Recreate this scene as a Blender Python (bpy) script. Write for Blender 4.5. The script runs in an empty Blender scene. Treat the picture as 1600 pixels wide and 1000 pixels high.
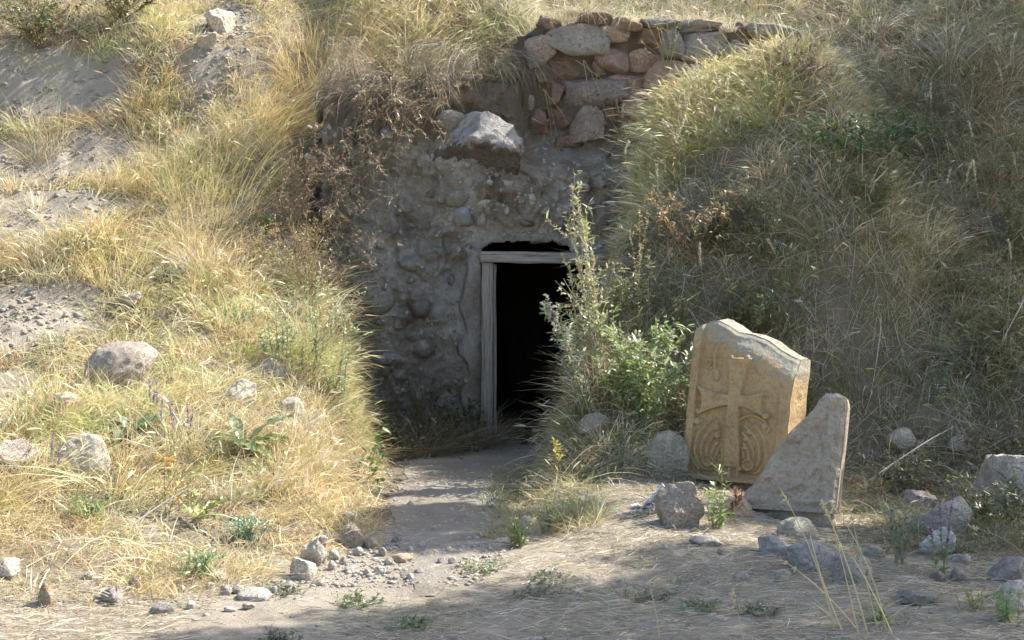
import bpy, bmesh, math, random
import numpy as np
from mathutils import Vector, Matrix

# ------------------------------------------------------------------ camera, sky, sun, exposure
scene = bpy.context.scene
COL = scene.collection
cam_data = bpy.data.cameras.new('camera')
cam_data.sensor_width = 36.0
cam_data.lens = 49.5
cam_data.shift_y = -0.0625
cam_data.clip_start = 0.05
cam_data.clip_end = 1500.0
cam = bpy.data.objects.new('camera', cam_data)
cam.location = (0.0, 0.0, 1.6)
cam.rotation_euler = (math.radians(90), 0, 0)
COL.objects.link(cam)
scene.camera = cam

SUN_EL = math.radians(45)
SUN_AZ = math.radians(24)            # measured from +x towards +y: the sun stands to the right and a little behind the bank
sun_vec = Vector((math.cos(SUN_EL) * math.cos(SUN_AZ), math.cos(SUN_EL) * math.sin(SUN_AZ), math.sin(SUN_EL)))

world = bpy.data.worlds.new('World')
scene.world = world
world.use_nodes = True
wn = world.node_tree
wn.nodes.clear()
w_out = wn.nodes.new('ShaderNodeOutputWorld')
w_bg = wn.nodes.new('ShaderNodeBackground')
w_sky = wn.nodes.new('ShaderNodeTexSky')
w_sky.sky_type = 'NISHITA'
w_sky.sun_disc = False
w_sky.sun_elevation = SUN_EL
w_sky.sun_rotation = math.pi / 2 - SUN_AZ
w_sky.air_density = 1.0
w_sky.dust_density = 2.0
w_bg.inputs['Strength'].default_value = 0.145
wn.links.new(w_sky.outputs[0], w_bg.inputs[0])
wn.links.new(w_bg.outputs[0], w_out.inputs[0])

sun_data = bpy.data.lights.new('sun', 'SUN')
sun_data.energy = 5.0
sun_data.angle = math.radians(0.53)
sun_data.color = (1.0, 0.95, 0.87)
sun = bpy.data.objects.new('sun', sun_data)
sun.location = (8, 6, 12)
sun.rotation_euler = sun_vec.to_track_quat('Z', 'Y').to_euler()
COL.objects.link(sun)

scene.view_settings.view_transform = 'Standard'
scene.view_settings.look = 'None'
scene.view_settings.exposure = 1.1
scene.view_settings.gamma = 1.0
scene.render.engine = 'CYCLES'
scene.cycles.max_bounces = 5
scene.cycles.diffuse_bounces = 3
scene.cycles.transparent_max_bounces = 5
scene.cycles.use_denoising = True

ROCKS = [
    ('brown angular boulder with chipped ledges on the sunlit left bank', -2.52, 9.17, 0.460, 0.361, (0.470, 0.400, 0.335), 'a'),
    ('rounded whitish boulder beside the purple flower spike', -2.43, 8.00, 0.330, 0.280, (0.670, 0.600, 0.493), 'r'),
    ('cracked grey boulder at the left end of the sunlit bank', -2.82, 7.93, 0.299, 0.249, (0.518, 0.440, 0.387), 'a'),
    ('low whitish lump of rock left of the broad-leaved rosette', -2.75, 8.62, 0.241, 0.194, (0.670, 0.580, 0.458), 'a'),
    ('pale wedge-shaped stone lying in straw left of the grey block', -2.37, 6.63, 0.156, 0.108, (0.670, 0.560, 0.475), 'a'),
    ('square grey stone block in straw at the foot of the left bank', -1.86, 6.50, 0.135, 0.100, (0.432, 0.370, 0.334), 'a'),
    ('smooth dark grey oval cobble beside the square grey block', -1.58, 6.36, 0.104, 0.069, (0.324, 0.290, 0.264), 'r'),
    ('small upright brown stone flake in straw left of the square block', -2.11, 6.39, 0.081, 0.122, (0.432, 0.330, 0.229), 'a'),
    ('angular grey brown rock at the left edge of the path', -0.89, 7.75, 0.182, 0.161, (0.432, 0.360, 0.273), 'a'),
    ('round tan cobble right of the angular rock by the path', -0.75, 7.69, 0.104, 0.097, (0.486, 0.400, 0.290), 'r'),
    ('white sunlit stone leaning on the bank foot left of the path', -1.04, 7.34, 0.185, 0.146, (0.670, 0.600, 0.484), 'a'),
    ('squat white stone, lowest of the pile at the bank foot', -1.06, 7.06, 0.147, 0.128, (0.691, 0.620, 0.510), 'a'),
    ('flat oval beige cobble lying across the path mouth', -0.58, 7.39, 0.114, 0.054, (0.540, 0.440, 0.317), 'r'),
    ('white boulder half sunk in the straw of the mid left bank', -1.75, 9.08, 0.238, 0.221, (0.670, 0.600, 0.502), 'a'),
    ('flat white stone above the broad-leaved rosette', -2.08, 9.53, 0.155, 0.078, (0.691, 0.620, 0.510), 'a'),
    ('pale rock poking from dry grass high on the left bank', -2.25, 10.92, 0.197, 0.188, (0.626, 0.550, 0.440), 'a'),
    ('grey rock in a dark gap of the mid left bank', -1.66, 9.62, 0.252, 0.199, (0.475, 0.420, 0.334), 'a'),
    ('pale lump of rock in the worn trail at the bank top', -2.80, 13.55, 0.318, 0.269, (0.648, 0.570, 0.458), 'a'),
    ('small pale stone below the trail lump at the bank top', -2.85, 13.17, 0.226, 0.179, (0.594, 0.520, 0.422), 'a'),
    ('grey rock lying in tan grass above the gravel scree', -2.76, 10.26, 0.167, 0.121, (0.540, 0.470, 0.387), 'a'),
    ('whitish stone deep in dry grass right of the rosette', -1.43, 9.14, 0.165, 0.140, (0.648, 0.570, 0.458), 'r'),
    ('rounded grey rock left of the tall carved cross slab', 1.06, 9.52, 0.283, 0.360, (0.497, 0.440, 0.352), 'r'),
    ('brownish triangular boulder in front of the carved cross slab', 0.94, 7.89, 0.263, 0.312, (0.454, 0.380, 0.299), 'a'),
    ('light grey stone propping the broken carved fragment', 1.60, 7.86, 0.227, 0.142, (0.605, 0.540, 0.440), 'r'),
    ('blue grey jagged rock below the broken carved fragment', 1.53, 7.18, 0.303, 0.200, (0.454, 0.430, 0.405), 'a'),
    ('round boulder with white lichen beside the tall straw stalks', 1.66, 6.89, 0.205, 0.199, (0.432, 0.380, 0.326), 'r'),
    ('small round tan stone in front of the blue grey rock', 1.33, 6.90, 0.087, 0.081, (0.540, 0.470, 0.352), 'r'),
    ('flat bluish stone left of the jagged blue grey rock', 1.38, 7.43, 0.181, 0.114, (0.475, 0.450, 0.422), 'a'),
    ('large grey boulder in shade with a smaller stone against it', 2.45, 8.12, 0.407, 0.276, (0.497, 0.450, 0.387), 'a'),
    ('pale blue grey stone leaning on the large shaded boulder', 2.27, 7.57, 0.205, 0.184, (0.583, 0.560, 0.510), 'a'),
    ('largest pale boulder, half buried in the right bank', 3.07, 8.78, 0.593, 0.563, (0.562, 0.500, 0.431), 'a'),
    ('dark grey rock, topmost of the heap on the sunny straw patch', 2.44, 6.92, 0.212, 0.150, (0.432, 0.380, 0.343), 'a'),
    ('pale grey stone in the middle of the heap on the straw patch', 2.32, 6.52, 0.153, 0.118, (0.562, 0.520, 0.466), 'a'),
    ('broad grey stone, lowest of the heap on the straw patch', 2.25, 6.28, 0.164, 0.102, (0.497, 0.440, 0.396), 'a'),
    ('mossy grey stone under the fallen dry canes', 2.76, 9.98, 0.207, 0.162, (0.475, 0.450, 0.370), 'r'),
    ('dull grey stone in weeds above the large shaded boulder', 3.15, 9.95, 0.180, 0.135, (0.475, 0.420, 0.361), 'a'),
    ('dark flat rock sunk into the straw floor', 1.86, 6.47, 0.221, 0.076, (0.346, 0.310, 0.273), 'a'),
    ('brown grey stone right of the purple sage weed', 2.09, 6.90, 0.100, 0.087, (0.410, 0.340, 0.290), 'a'),
    ('dark brown stone next to the brown grey stone in weeds', 2.19, 6.89, 0.106, 0.087, (0.324, 0.270, 0.229), 'a'),
    ('low grey stone in shade in front of the leaning blue stone', 2.32, 7.37, 0.147, 0.073, (0.475, 0.420, 0.370), 'a'),
    ('grey triangular stone at the right edge of the path', 0.11, 7.91, 0.136, 0.157, (0.432, 0.380, 0.299), 'a'),
    ('long pale stone lying in the grass above the yellow star plant', 0.56, 9.63, 0.243, 0.165, (0.475, 0.410, 0.326), 'a'),
    ('small grey stone between the lichen boulder and the weeds', 1.91, 7.42, 0.107, 0.081, (0.518, 0.460, 0.387), 'r'),
    ('flaky pale stone flush with straw before the triangular boulder', 1.03, 7.53, 0.170, 0.048, (0.605, 0.540, 0.458), 'a'),
    ('wrinkled grey pebble on the straw before the blue grey rocks', 1.12, 6.93, 0.088, 0.056, (0.518, 0.450, 0.370), 'a'),
    ('buff stone chock between the two carved slabs', 1.30, 8.19, 0.236, 0.207, (0.518, 0.400, 0.264), 'a'),
    ('half hidden mauve rock behind the large shaded boulder', 2.53, 8.76, 0.237, 0.190, (0.432, 0.360, 0.334), 'a'),
]
SMALL_STONES = [
    (-1.03, 7.67, 0.070, 0.049),
    (-0.94, 7.40, 0.074, 0.054),
    (-1.02, 7.45, 0.054, 0.041),
    (-0.88, 7.34, 0.060, 0.040),
    (-0.92, 7.21, 0.052, 0.046),
    (-0.64, 7.31, 0.053, 0.040),
    (-0.69, 7.50, 0.055, 0.044),
    (-0.67, 7.14, 0.071, 0.045),
    (-0.73, 7.11, 0.052, 0.032),
    (-0.82, 7.52, 0.062, 0.041),
    (-1.36, 6.69, 0.073, 0.043),
    (-1.31, 6.72, 0.067, 0.040),
    (-1.21, 6.64, 0.181, 0.048),
    (-1.42, 6.86, 0.069, 0.044),
    (-1.44, 6.73, 0.043, 0.049),
    (-1.09, 6.85, 0.093, 0.037),
    (-1.14, 6.76, 0.055, 0.031),
    (-0.95, 6.93, 0.076, 0.032),
    (-0.37, 7.31, 0.047, 0.040),
    (-0.31, 7.30, 0.046, 0.040),
    (-0.55, 7.60, 0.048, 0.035),
    (-0.64, 7.83, 0.057, 0.043),
    (-0.49, 7.70, 0.042, 0.035),
    (-0.34, 7.57, 0.048, 0.031),
    (-0.51, 7.03, 0.058, 0.032),
    (-0.47, 7.11, 0.052, 0.032),
    (-0.83, 7.18, 0.065, 0.033),
    (-1.21, 6.47, 0.071, 0.035),
    (-1.28, 6.39, 0.058, 0.029),
    (0.81, 7.46, 0.041, 0.027),
    (1.09, 7.35, 0.047, 0.033),
    (0.32, 6.72, 0.067, 0.024),
    (-0.65, 8.98, 0.057, 0.037),
    (-0.38, 8.79, 0.048, 0.032),
    (-0.27, 9.20, 0.050, 0.033),
    (-0.45, 8.17, 0.052, 0.030),
    (-0.18, 7.88, 0.050, 0.032),
    (-1.47, 6.45, 0.053, 0.035),
    (-1.56, 6.66, 0.042, 0.030),
    (-1.79, 6.68, 0.073, 0.043),
    (-2.01, 6.69, 0.055, 0.036),
    (-0.95, 8.18, 0.082, 0.052),
]
WALL_STONES = [
    (0.245, 3.448, 0.262, 0.285, 0, 'b'),
    (0.588, 3.540, 0.502, 0.262, 1, 'b'),
    (0.941, 3.579, 0.262, 0.171, 2, 'b'),
    (0.901, 3.357, 0.274, 0.228, 3, 'b'),
    (1.192, 3.351, 0.274, 0.194, 3, 'b'),
    (1.021, 3.722, 0.262, 0.103, 2, 'c'),
    (1.341, 3.728, 0.354, 0.103, 1, 'c'),
    (1.654, 3.716, 0.377, 0.086, 4, 'c'),
    (1.654, 3.619, 0.365, 0.086, 1, 'b'),
    (1.666, 3.454, 0.456, 0.251, 4, 'p'),
    (1.974, 3.431, 0.194, 0.171, 1, 'b'),
    (2.076, 3.637, 0.194, 0.126, 5, 'b'),
    (2.379, 3.608, 0.502, 0.126, 1, 'c'),
    (2.407, 3.482, 0.399, 0.103, 1, 'b'),
    (2.168, 3.505, 0.148, 0.114, 5, 'b'),
    (0.519, 3.277, 0.365, 0.240, 5, 'b'),
    (1.015, 3.157, 0.342, 0.171, 3, 'b'),
    (1.363, 3.192, 0.342, 0.251, 3, 'b'),
    (1.620, 3.277, 0.217, 0.114, 1, 'b'),
    (1.814, 3.254, 0.456, 0.126, 1, 'c'),
    (0.736, 3.055, 0.570, 0.240, 6, 'b'),
    (1.118, 2.935, 0.251, 0.274, 3, 'b'),
    (1.261, 3.043, 0.103, 0.103, 3, 'b'),
    (1.346, 2.969, 0.171, 0.194, 1, 'b'),
    (0.673, 2.764, 0.274, 0.308, 0, 'b'),
    (0.388, 3.072, 0.137, 0.194, 5, 'b'),
    (0.097, 2.946, 0.183, 0.160, 0, 'b'),
    (0.205, 2.798, 0.194, 0.205, 5, 'b'),
    (0.411, 2.844, 0.228, 0.228, 5, 'b'),
    (0.325, 3.728, 0.194, 0.148, 5, 'b'),
    (0.901, 2.826, 0.171, 0.228, 5, 'b'),
    (1.141, 2.712, 0.251, 0.171, 0, 'b'),
    (1.426, 2.787, 0.228, 0.171, 1, 'b'),
    (0.485, 2.615, 0.251, 0.148, 5, 'b'),
    (0.285, 3.209, 0.148, 0.126, 5, 'b'),
    (1.483, 3.026, 0.183, 0.171, 3, 'b'),
    (1.654, 3.140, 0.228, 0.137, 1, 'b'),
    (0.742, 3.756, 0.285, 0.126, 5, 'b'),
    (1.209, 3.540, 0.262, 0.171, 5, 'b'),
    (1.415, 3.505, 0.194, 0.262, 1, 'b'),
    (0.770, 3.254, 0.126, 0.205, 5, 'b'),
]
FACE_STONES = [
    (-0.533, 2.772, 0.286, 0.253, 0),
    (-0.297, 2.249, 0.220, 0.165, 1),
    (-0.022, 2.221, 0.154, 0.093, 2),
    (-0.456, 2.095, 0.242, 0.198, 1),
    (-0.412, 1.941, 0.187, 0.176, 3),
    (-0.264, 1.925, 0.110, 0.132, 2),
    (-0.368, 1.787, 0.132, 0.077, 1),
    (-0.693, 2.144, 0.143, 0.110, 4),
    (-0.797, 2.397, 0.066, 0.077, 2),
    (-1.067, 2.656, 0.154, 0.093, 3),
    (-1.006, 2.370, 0.121, 0.071, 2),
    (-1.232, 2.397, 0.143, 0.088, 3),
    (-1.138, 2.524, 0.165, 0.121, 4),
    (0.429, 1.875, 0.121, 0.121, 4),
    (-0.231, 2.062, 0.143, 0.077, 2),
    (-1.034, 0.968, 0.187, 0.132, 2),
    (-1.144, 1.204, 0.253, 0.209, 1),
    (-0.880, 1.545, 0.220, 0.143, 1),
    (-0.797, 1.160, 0.187, 0.165, 4),
    (-0.605, 1.985, 0.110, 0.077, 1),
    (-0.138, 2.040, 0.121, 0.088, 1),
    (0.275, 1.985, 0.132, 0.099, 1),
    (0.110, 1.903, 0.165, 0.088, 4),
    (-0.880, 1.875, 0.099, 0.066, 3),
    (-1.100, 0.720, 0.220, 0.143, 3),
    (-0.770, 0.803, 0.198, 0.165, 1),
    (-0.550, 1.380, 0.132, 0.165, 4),
    (-0.660, 1.644, 0.143, 0.088, 1),
]
# ------------------------------------------------------------------ noise and terrain
def _hash(ix, iy, iz, seed):
    h = (ix.astype(np.int64) * 374761393 + iy.astype(np.int64) * 668265263 + iz.astype(np.int64) * 2147483647 + seed * 1274126177) & 0xFFFFFFFF
    h = ((h ^ (h >> 13)) * 1103515245) & 0xFFFFFFFF
    h = ((h ^ (h >> 15)) * 2654435761) & 0xFFFFFFFF
    return ((h ^ (h >> 16)) & 0xFFFFFF) / float(0xFFFFFF)

def vnoise(x, y, z=None, seed=0):
    x = np.asarray(x, float); y = np.asarray(y, float)
    z = np.zeros_like(x) if z is None else np.asarray(z, float)
    ix, iy, iz = np.floor(x), np.floor(y), np.floor(z)
    fx, fy, fz = x - ix, y - iy, z - iz
    fx, fy, fz = [f * f * f * (f * (f * 6 - 15) + 10) for f in (fx, fy, fz)]
    r = 0
    for a in (0, 1):
        wa = fx if a else 1 - fx
        for b in (0, 1):
            wb = fy if b else 1 - fy
            for c in (0, 1):
                wc = fz if c else 1 - fz
                r = r + wa * wb * wc * _hash(ix + a, iy + b, iz + c, seed)
    return r * 2 - 1

def fbm(x, y, z=None, octaves=4, seed=0, gain=0.5):
    r = 0; a = 1.0; f = 1.0; tot = 0
    for o in range(octaves):
        r = r + a * vnoise(np.asarray(x) * f, np.asarray(y) * f, None if z is None else np.asarray(z) * f, seed + o * 17)
        tot += a; a *= gain; f *= 2.03
    return r / tot

def sst(a, b, x):
    t = np.clip((x - a) / (b - a), 0, 1)
    return t * t * (3 - 2 * t)

def sinterp(x, xs, ys, r):
    return sum(np.interp(x + d * r, xs, ys) for d in (-1, -.6, -.3, 0, .3, .6, 1)) / 7.0

FOOT_X = [-40, -6, -2.4, -1.3, -0.75, -0.3, 0.05, 0.45, 1.2, 1.8, 3.2, 6, 40]
FOOT_Y = [5.5, 6.1, 6.4, 7.0, 8.1, 8.8, 8.7, 9.0, 9.5, 9.6, 9.4, 9.3, 9.0]
PL_T = [-5, 0, 1.5, 3, 4.5, 5.6, 7.6, 10, 20, 60, 200]
PL_Z = [0, 0, .35, .82, 1.62, 2.42, 4.0, 5.4, 8, 11, 13]
PR_T = [-5, 0, .5, 1.3, 2.2, 2.9, 3.6, 4.3, 6, 10, 20, 60, 200]
PR_Z = [0, 0, .25, .95, 1.85, 2.5, 3.2, 3.8, 5.0, 6.6, 9, 11.5, 13]
HC_Y = [0, 12.3, 12.8, 13.5, 15, 20, 40, 200]
HC_Z = [2.6, 2.7, 3.1, 4.0, 5.2, 8, 11, 13]
XL_Y = [7.5, 8.2, 9.5, 10.5, 11.5, 12.1, 12.6]
XL_X = [-.7, -.78, -.86, -.97, -1.25, -1.5, -1.7]
XR_Y = [7.5, 8.5, 9.5, 10.5, 11.5, 12.1, 12.6]
XR_X = [.0, .0, .06, .22, .55, .75, .85]
WALL_Y = 12.15

def terrain(x, y, detail=True):
    x = np.asarray(x, float); y = np.asarray(y, float)
    t = y - sinterp(x, FOOT_X, FOOT_Y, .25) + .25 * fbm(x * .9, y * .9, seed=3, octaves=2)
    w = sst(-1.2, .6, x)
    H = (1 - w) * sinterp(t, PL_T, PL_Z, .35) + w * sinterp(t, PR_T, PR_Z, .3)
    # the earth bank of the upper left: a ledge, then a bare steep face
    led = np.exp(-((x + 4.2) / 1.5) ** 2)
    H = H + led * (-.30 * sst(11.2, 12.4, y) + .38 * sst(12.6, 13.4, y)) * (1 - sst(14.5, 17, y))
    # top of the cut behind the doorway wall
    wc = sst(-2.1, -1.3, x) * (1 - sst(.5, 1.0, x)) * sst(11.6, 12.2, y)
    H = H * (1 - wc) + wc * sinterp(y, HC_Y, HC_Z, .12)
    # terrace held by the rubble wall
    wm = sst(.0, .22, x) * (1 - sst(2.2, 3.0, x))
    cap = np.interp(x, [.7, 1.1, 1.4, 2.0, 2.6, 3.2], [2.35, 2.75, 3.05, 3.28, 3.5, 3.6])
    H = H + sst(.75, 1.15, x) * (1 - sst(2.6, 3.4, x)) * np.maximum(0, np.minimum(cap - .95 * (12.3 - y), cap) - H) * sst(10.2, 11.2, y) * (1 - sst(12.9, 13.4, y))
    low = np.minimum(H, cap)
    high = 3.68 + .10 * sst(13.0, 14.0, y) + np.maximum(0, y - 13.7) * .55
    up = sst(12.70, 12.76, y)
    H = H * (1 - wm) + wm * (low * (1 - up) + high * up)
    xl = sinterp(y, XL_Y, XL_X, .15) + .07 * fbm(y * 1.6, x * 0 + 4, seed=8, octaves=2)
    xr = sinterp(y, XR_Y, XR_X, .15) + .06 * fbm(y * 1.7, x * 0 + 9, seed=9, octaves=2)
    d = np.maximum(np.maximum((xl - x) / .5, (x - xr) / .5), (y - 12.34) / .06)
    s = sst(0, 1, d)
    floor = .0 + .03 * sst(9, 12, y)
    z = floor + (H - floor) * s
    # the flat ground in front: a low swell right of the path, worn path a little lower
    z = z + .12 * sst(.0, .8, x) * (1 - sst(1.0, 2.0, x)) * sst(6.8, 8.2, y) * (1 - sst(9.0, 9.8, y))
    z = z + .05 * fbm(x * .6, y * .6, seed=21, octaves=2) * (1 - s * .5)
    if detail:
        z = z + .055 * fbm(x * 2.2, y * 2.2, seed=5, octaves=4) * (.2 + .8 * s * sst(0, .4, t))
        z = z + .012 * fbm(x * 9, y * 9, seed=6, octaves=3)
        z = z + led * .10 * np.abs(fbm(x * 3.5, y * 6, seed=7, octaves=4)) * s
    return z

# ------------------------------------------------------------------ materials
def new_mat(name):
    m = bpy.data.materials.new(name); m.use_nodes = True
    nt = m.node_tree; nt.nodes.clear()
    out = nt.nodes.new('ShaderNodeOutputMaterial')
    return m, nt, out

def nd(nt, typ, **kw):
    n = nt.nodes.new(typ)
    for k, v in kw.items():
        if k in n.inputs.keys() if hasattr(n.inputs, 'keys') else False:
            n.inputs[k].default_value = v
        else:
            setattr(n, k, v)
    return n

def noise(nt, vec, scale, detail=6, rough=.6, dist=0.0):
    n = nt.nodes.new('ShaderNodeTexNoise')
    n.inputs['Scale'].default_value = scale; n.inputs['Detail'].default_value = detail
    n.inputs['Roughness'].default_value = rough; n.inputs['Distortion'].default_value = dist
    nt.links.new(vec, n.inputs['Vector'])
    return n.outputs['Fac']

def ramp(nt, fac, stops):
    r = nt.nodes.new('ShaderNodeValToRGB')
    el = r.color_ramp.elements
    while len(el) < len(stops): el.new(0.5)
    for e, (p, c) in zip(el, stops):
        e.position = p; e.color = (*c, 1) if len(c) == 3 else c
    nt.links.new(fac, r.inputs[0])
    return r.outputs[0]

def mixc(nt, fac, a, b, mode='MIX'):
    m = nt.nodes.new('ShaderNodeMix'); m.data_type = 'RGBA'; m.blend_type = mode
    if isinstance(fac, (int, float)): m.inputs[0].default_value = fac
    else: nt.links.new(fac, m.inputs[0])
    for i, v in ((6, a), (7, b)):
        if isinstance(v, tuple): m.inputs[i].default_value = (*v, 1)
        else: nt.links.new(v, m.inputs[i])
    return m.outputs[2]

def mathn(nt, op, a, b=0.0, clamp=False):
    m = nt.nodes.new('ShaderNodeMath'); m.operation = op; m.use_clamp = clamp
    for i, v in ((0, a), (1, b)):
        if isinstance(v, (int, float)): m.inputs[i].default_value = v
        else: nt.links.new(v, m.inputs[i])
    return m.outputs[0]

def coords(nt, spread=True):
    tc = nt.nodes.new('ShaderNodeTexCoord')
    if not spread: return tc.outputs['Object']
    oi = nt.nodes.new('ShaderNodeObjectInfo')
    vm = nt.nodes.new('ShaderNodeVectorMath'); vm.operation = 'ADD'
    sc = nt.nodes.new('ShaderNodeVectorMath'); sc.operation = 'SCALE'; sc.inputs['Scale'].default_value = 37.0
    cb = nt.nodes.new('ShaderNodeCombineXYZ')
    nt.links.new(oi.outputs['Random'], cb.inputs[0]); nt.links.new(oi.outputs['Random'], cb.inputs[1])
    nt.links.new(cb.outputs[0], sc.inputs[0])
    nt.links.new(tc.outputs['Object'], vm.inputs[0]); nt.links.new(sc.outputs[0], vm.inputs[1])
    return vm.outputs[0]

def finish(nt, out, color, rough=.9, bump_fac=None, bump=.3, dist=.02, spec=.25):
    p = nt.nodes.new('ShaderNodeBsdfPrincipled')
    if isinstance(color, tuple): p.inputs['Base Color'].default_value = (*color, 1)
    else: nt.links.new(color, p.inputs['Base Color'])
    p.inputs['Roughness'].default_value = rough
    p.inputs['Specular IOR Level'].default_value = spec
    if bump_fac is not None:
        b = nt.nodes.new('ShaderNodeBump'); b.inputs['Strength'].default_value = bump; b.inputs['Distance'].default_value = dist
        nt.links.new(bump_fac, b.inputs['Height']); nt.links.new(b.outputs[0], p.inputs['Normal'])
    nt.links.new(p.outputs[0], out.inputs[0])

def mat_earth(name, a, b, c, bump=.6, humus_shade=False):
    m, nt, out = new_mat(name)
    v = coords(nt, False)
    n1 = noise(nt, v, 1.7, 8, .65); n2 = noise(nt, v, 22, 8, .7); n3 = noise(nt, v, 110, 4, .7)
    col = ramp(nt, n1, [(.32, a), (.5, b), (.68, c)])
    col = mixc(nt, mathn(nt, 'MULTIPLY', n2, .75), col, mixc(nt, n3, (.16, .13, .10), (.5, .46, .38)))
    if humus_shade:                       # dark leaf-mould soil with shade between blades put into its colour; tan where bare
        at = nt.nodes.new('ShaderNodeAttribute'); at.attribute_name = 'turf'
        col = mixc(nt, mathn(nt, 'MULTIPLY', at.outputs['Fac'], .8), col, mixc(nt, n2, (.085, .065, .045), (.24, .19, .125)))
    h = mathn(nt, 'ADD', n2, mathn(nt, 'MULTIPLY', n3, .5))
    finish(nt, out, col, .95, h, bump, .03, .1)
    return m

def mat_rock(name, lichen=.5, dark=.55, scale=1.0, use_tint=True, base=(.4, .37, .33), stain=None):
    m, nt, out = new_mat(name)
    v = coords(nt)
    oi = nt.nodes.new('ShaderNodeObjectInfo')
    n1 = noise(nt, v, 5 * scale, 8, .65); n2 = noise(nt, v, 38 * scale, 8, .75); n3 = noise(nt, v, 9 * scale, 6, .6, 1.2)
    n4 = noise(nt, v, 150 * scale, 3, .6)
    tint = oi.outputs['Color'] if use_tint else None
    if tint is None:
        rgb = nt.nodes.new('ShaderNodeRGB'); rgb.outputs[0].default_value = (*base, 1); tint = rgb.outputs[0]
    col = mixc(nt, 1.0, tint, ramp(nt, n1, [(.3, (dark, dark * .97, dark * .94)), (.45, (1.0, .99, .97)), (.68, (1.3, 1.28, 1.24))]), 'MULTIPLY')
    col = mixc(nt, mathn(nt, 'MULTIPLY', ramp(nt, n2, [(.34, (1, 1, 1)), (.48, (0, 0, 0))]), .35), col, (.16, .14, .125))
    lf = ramp(nt, n3, [(.55, (0, 0, 0)), (.64, (1, 1, 1))])
    col = mixc(nt, mathn(nt, 'MULTIPLY', lf, lichen), col, mixc(nt, n2, (.40, .40, .33), (.62, .61, .55)))
    if stain is not None:          # lichen-free dark underside with a ragged edge
        tc = nt.nodes.new('ShaderNodeTexCoord'); sx = nt.nodes.new('ShaderNodeSeparateXYZ'); nt.links.new(tc.outputs['Object'], sx.inputs[0])
        zz = mathn(nt, 'ADD', sx.outputs[2], mathn(nt, 'MULTIPLY', mathn(nt, 'SUBTRACT', n3, .5), .35))
        mr = nt.nodes.new('ShaderNodeMapRange'); mr.inputs[1].default_value = stain; mr.inputs[2].default_value = stain + .03; nt.links.new(zz, mr.inputs[0])
        col = mixc(nt, mr.outputs[0], mixc(nt, n2, (.10, .08, .065), (.19, .155, .125)), col)
    vo = nt.nodes.new('ShaderNodeTexVoronoi'); vo.feature = 'DISTANCE_TO_EDGE'; vo.inputs['Scale'].default_value = 7 * scale
    wv = nt.nodes.new('ShaderNodeVectorMath'); wv.operation = 'ADD'
    nn_ = nt.nodes.new('ShaderNodeTexNoise'); nn_.inputs['Scale'].default_value = 9 * scale; nt.links.new(v, nn_.inputs['Vector'])
    nt.links.new(v, wv.inputs[0]); nt.links.new(nn_.outputs['Color'], wv.inputs[1]); nt.links.new(wv.outputs[0], vo.inputs['Vector'])
    ck = ramp(nt, vo.outputs['Distance'], [(.0, (0, 0, 0)), (.05, (1, 1, 1))])
    col = mixc(nt, mathn(nt, 'MULTIPLY', mathn(nt, 'SUBTRACT', 1.0, ck), mathn(nt, 'MULTIPLY', ramp(nt, n1, [(.45, (0, 0, 0)), (.6, (1, 1, 1))]), .6)), col, (.12, .10, .085))
    h = mathn(nt, 'ADD', mathn(nt, 'ADD', n1, mathn(nt, 'MULTIPLY', n2, .7)), mathn(nt, 'ADD', mathn(nt, 'MULTIPLY', n4, .3), mathn(nt, 'MULTIPLY', ck, .35)))
    finish(nt, out, col, .92, h, .9, .035, .15)
    return m

def mat_plant(name, trans=.35, rough=.55, gloss=.08):
    m, nt, out = new_mat(name)
    at = nt.nodes.new('ShaderNodeAttribute'); at.attribute_name = 'Col'
    d = nt.nodes.new('ShaderNodeBsdfDiffuse'); t = nt.nodes.new('ShaderNodeBsdfTranslucent'); g = nt.nodes.new('ShaderNodeBsdfGlossy')
    g.inputs['Roughness'].default_value = rough
    nt.links.new(at.outputs[0], d.inputs[0]); nt.links.new(at.outputs[0], t.inputs[0])
    m1 = nt.nodes.new('ShaderNodeMixShader'); m1.inputs[0].default_value = trans
    nt.links.new(d.outputs[0], m1.inputs[1]); nt.links.new(t.outputs[0], m1.inputs[2])
    m2 = nt.nodes.new('ShaderNodeMixShader'); m2.inputs[0].default_value = gloss
    nt.links.new(m1.outputs[0], m2.inputs[1]); nt.links.new(g.outputs[0], m2.inputs[2])
    nt.links.new(m2.outputs[0], out.inputs[0])
    return m

def mat_wood():
    m, nt, out = new_mat('weathered_wood')
    tc = nt.nodes.new('ShaderNodeTexCoord')
    mp = nt.nodes.new('ShaderNodeMapping'); mp.inputs['Scale'].default_value = (1.4, 42, 42)
    nt.links.new(tc.outputs['Object'], mp.inputs[0])
    n1 = noise(nt, mp.outputs[0], 2.2, 6, .65, .6)
    n2 = noise(nt, tc.outputs['Object'], 7, 5, .6)
    col = ramp(nt, n1, [(.36, (.07, .06, .05)), (.46, (.29, .265, .23)), (.66, (.47, .44, .39))])
    col = mixc(nt, mathn(nt, 'MULTIPLY', n2, .5), col, (.30, .25, .19))
    finish(nt, out, col, .85, n1, .8, .008, .2)
    return m

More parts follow.
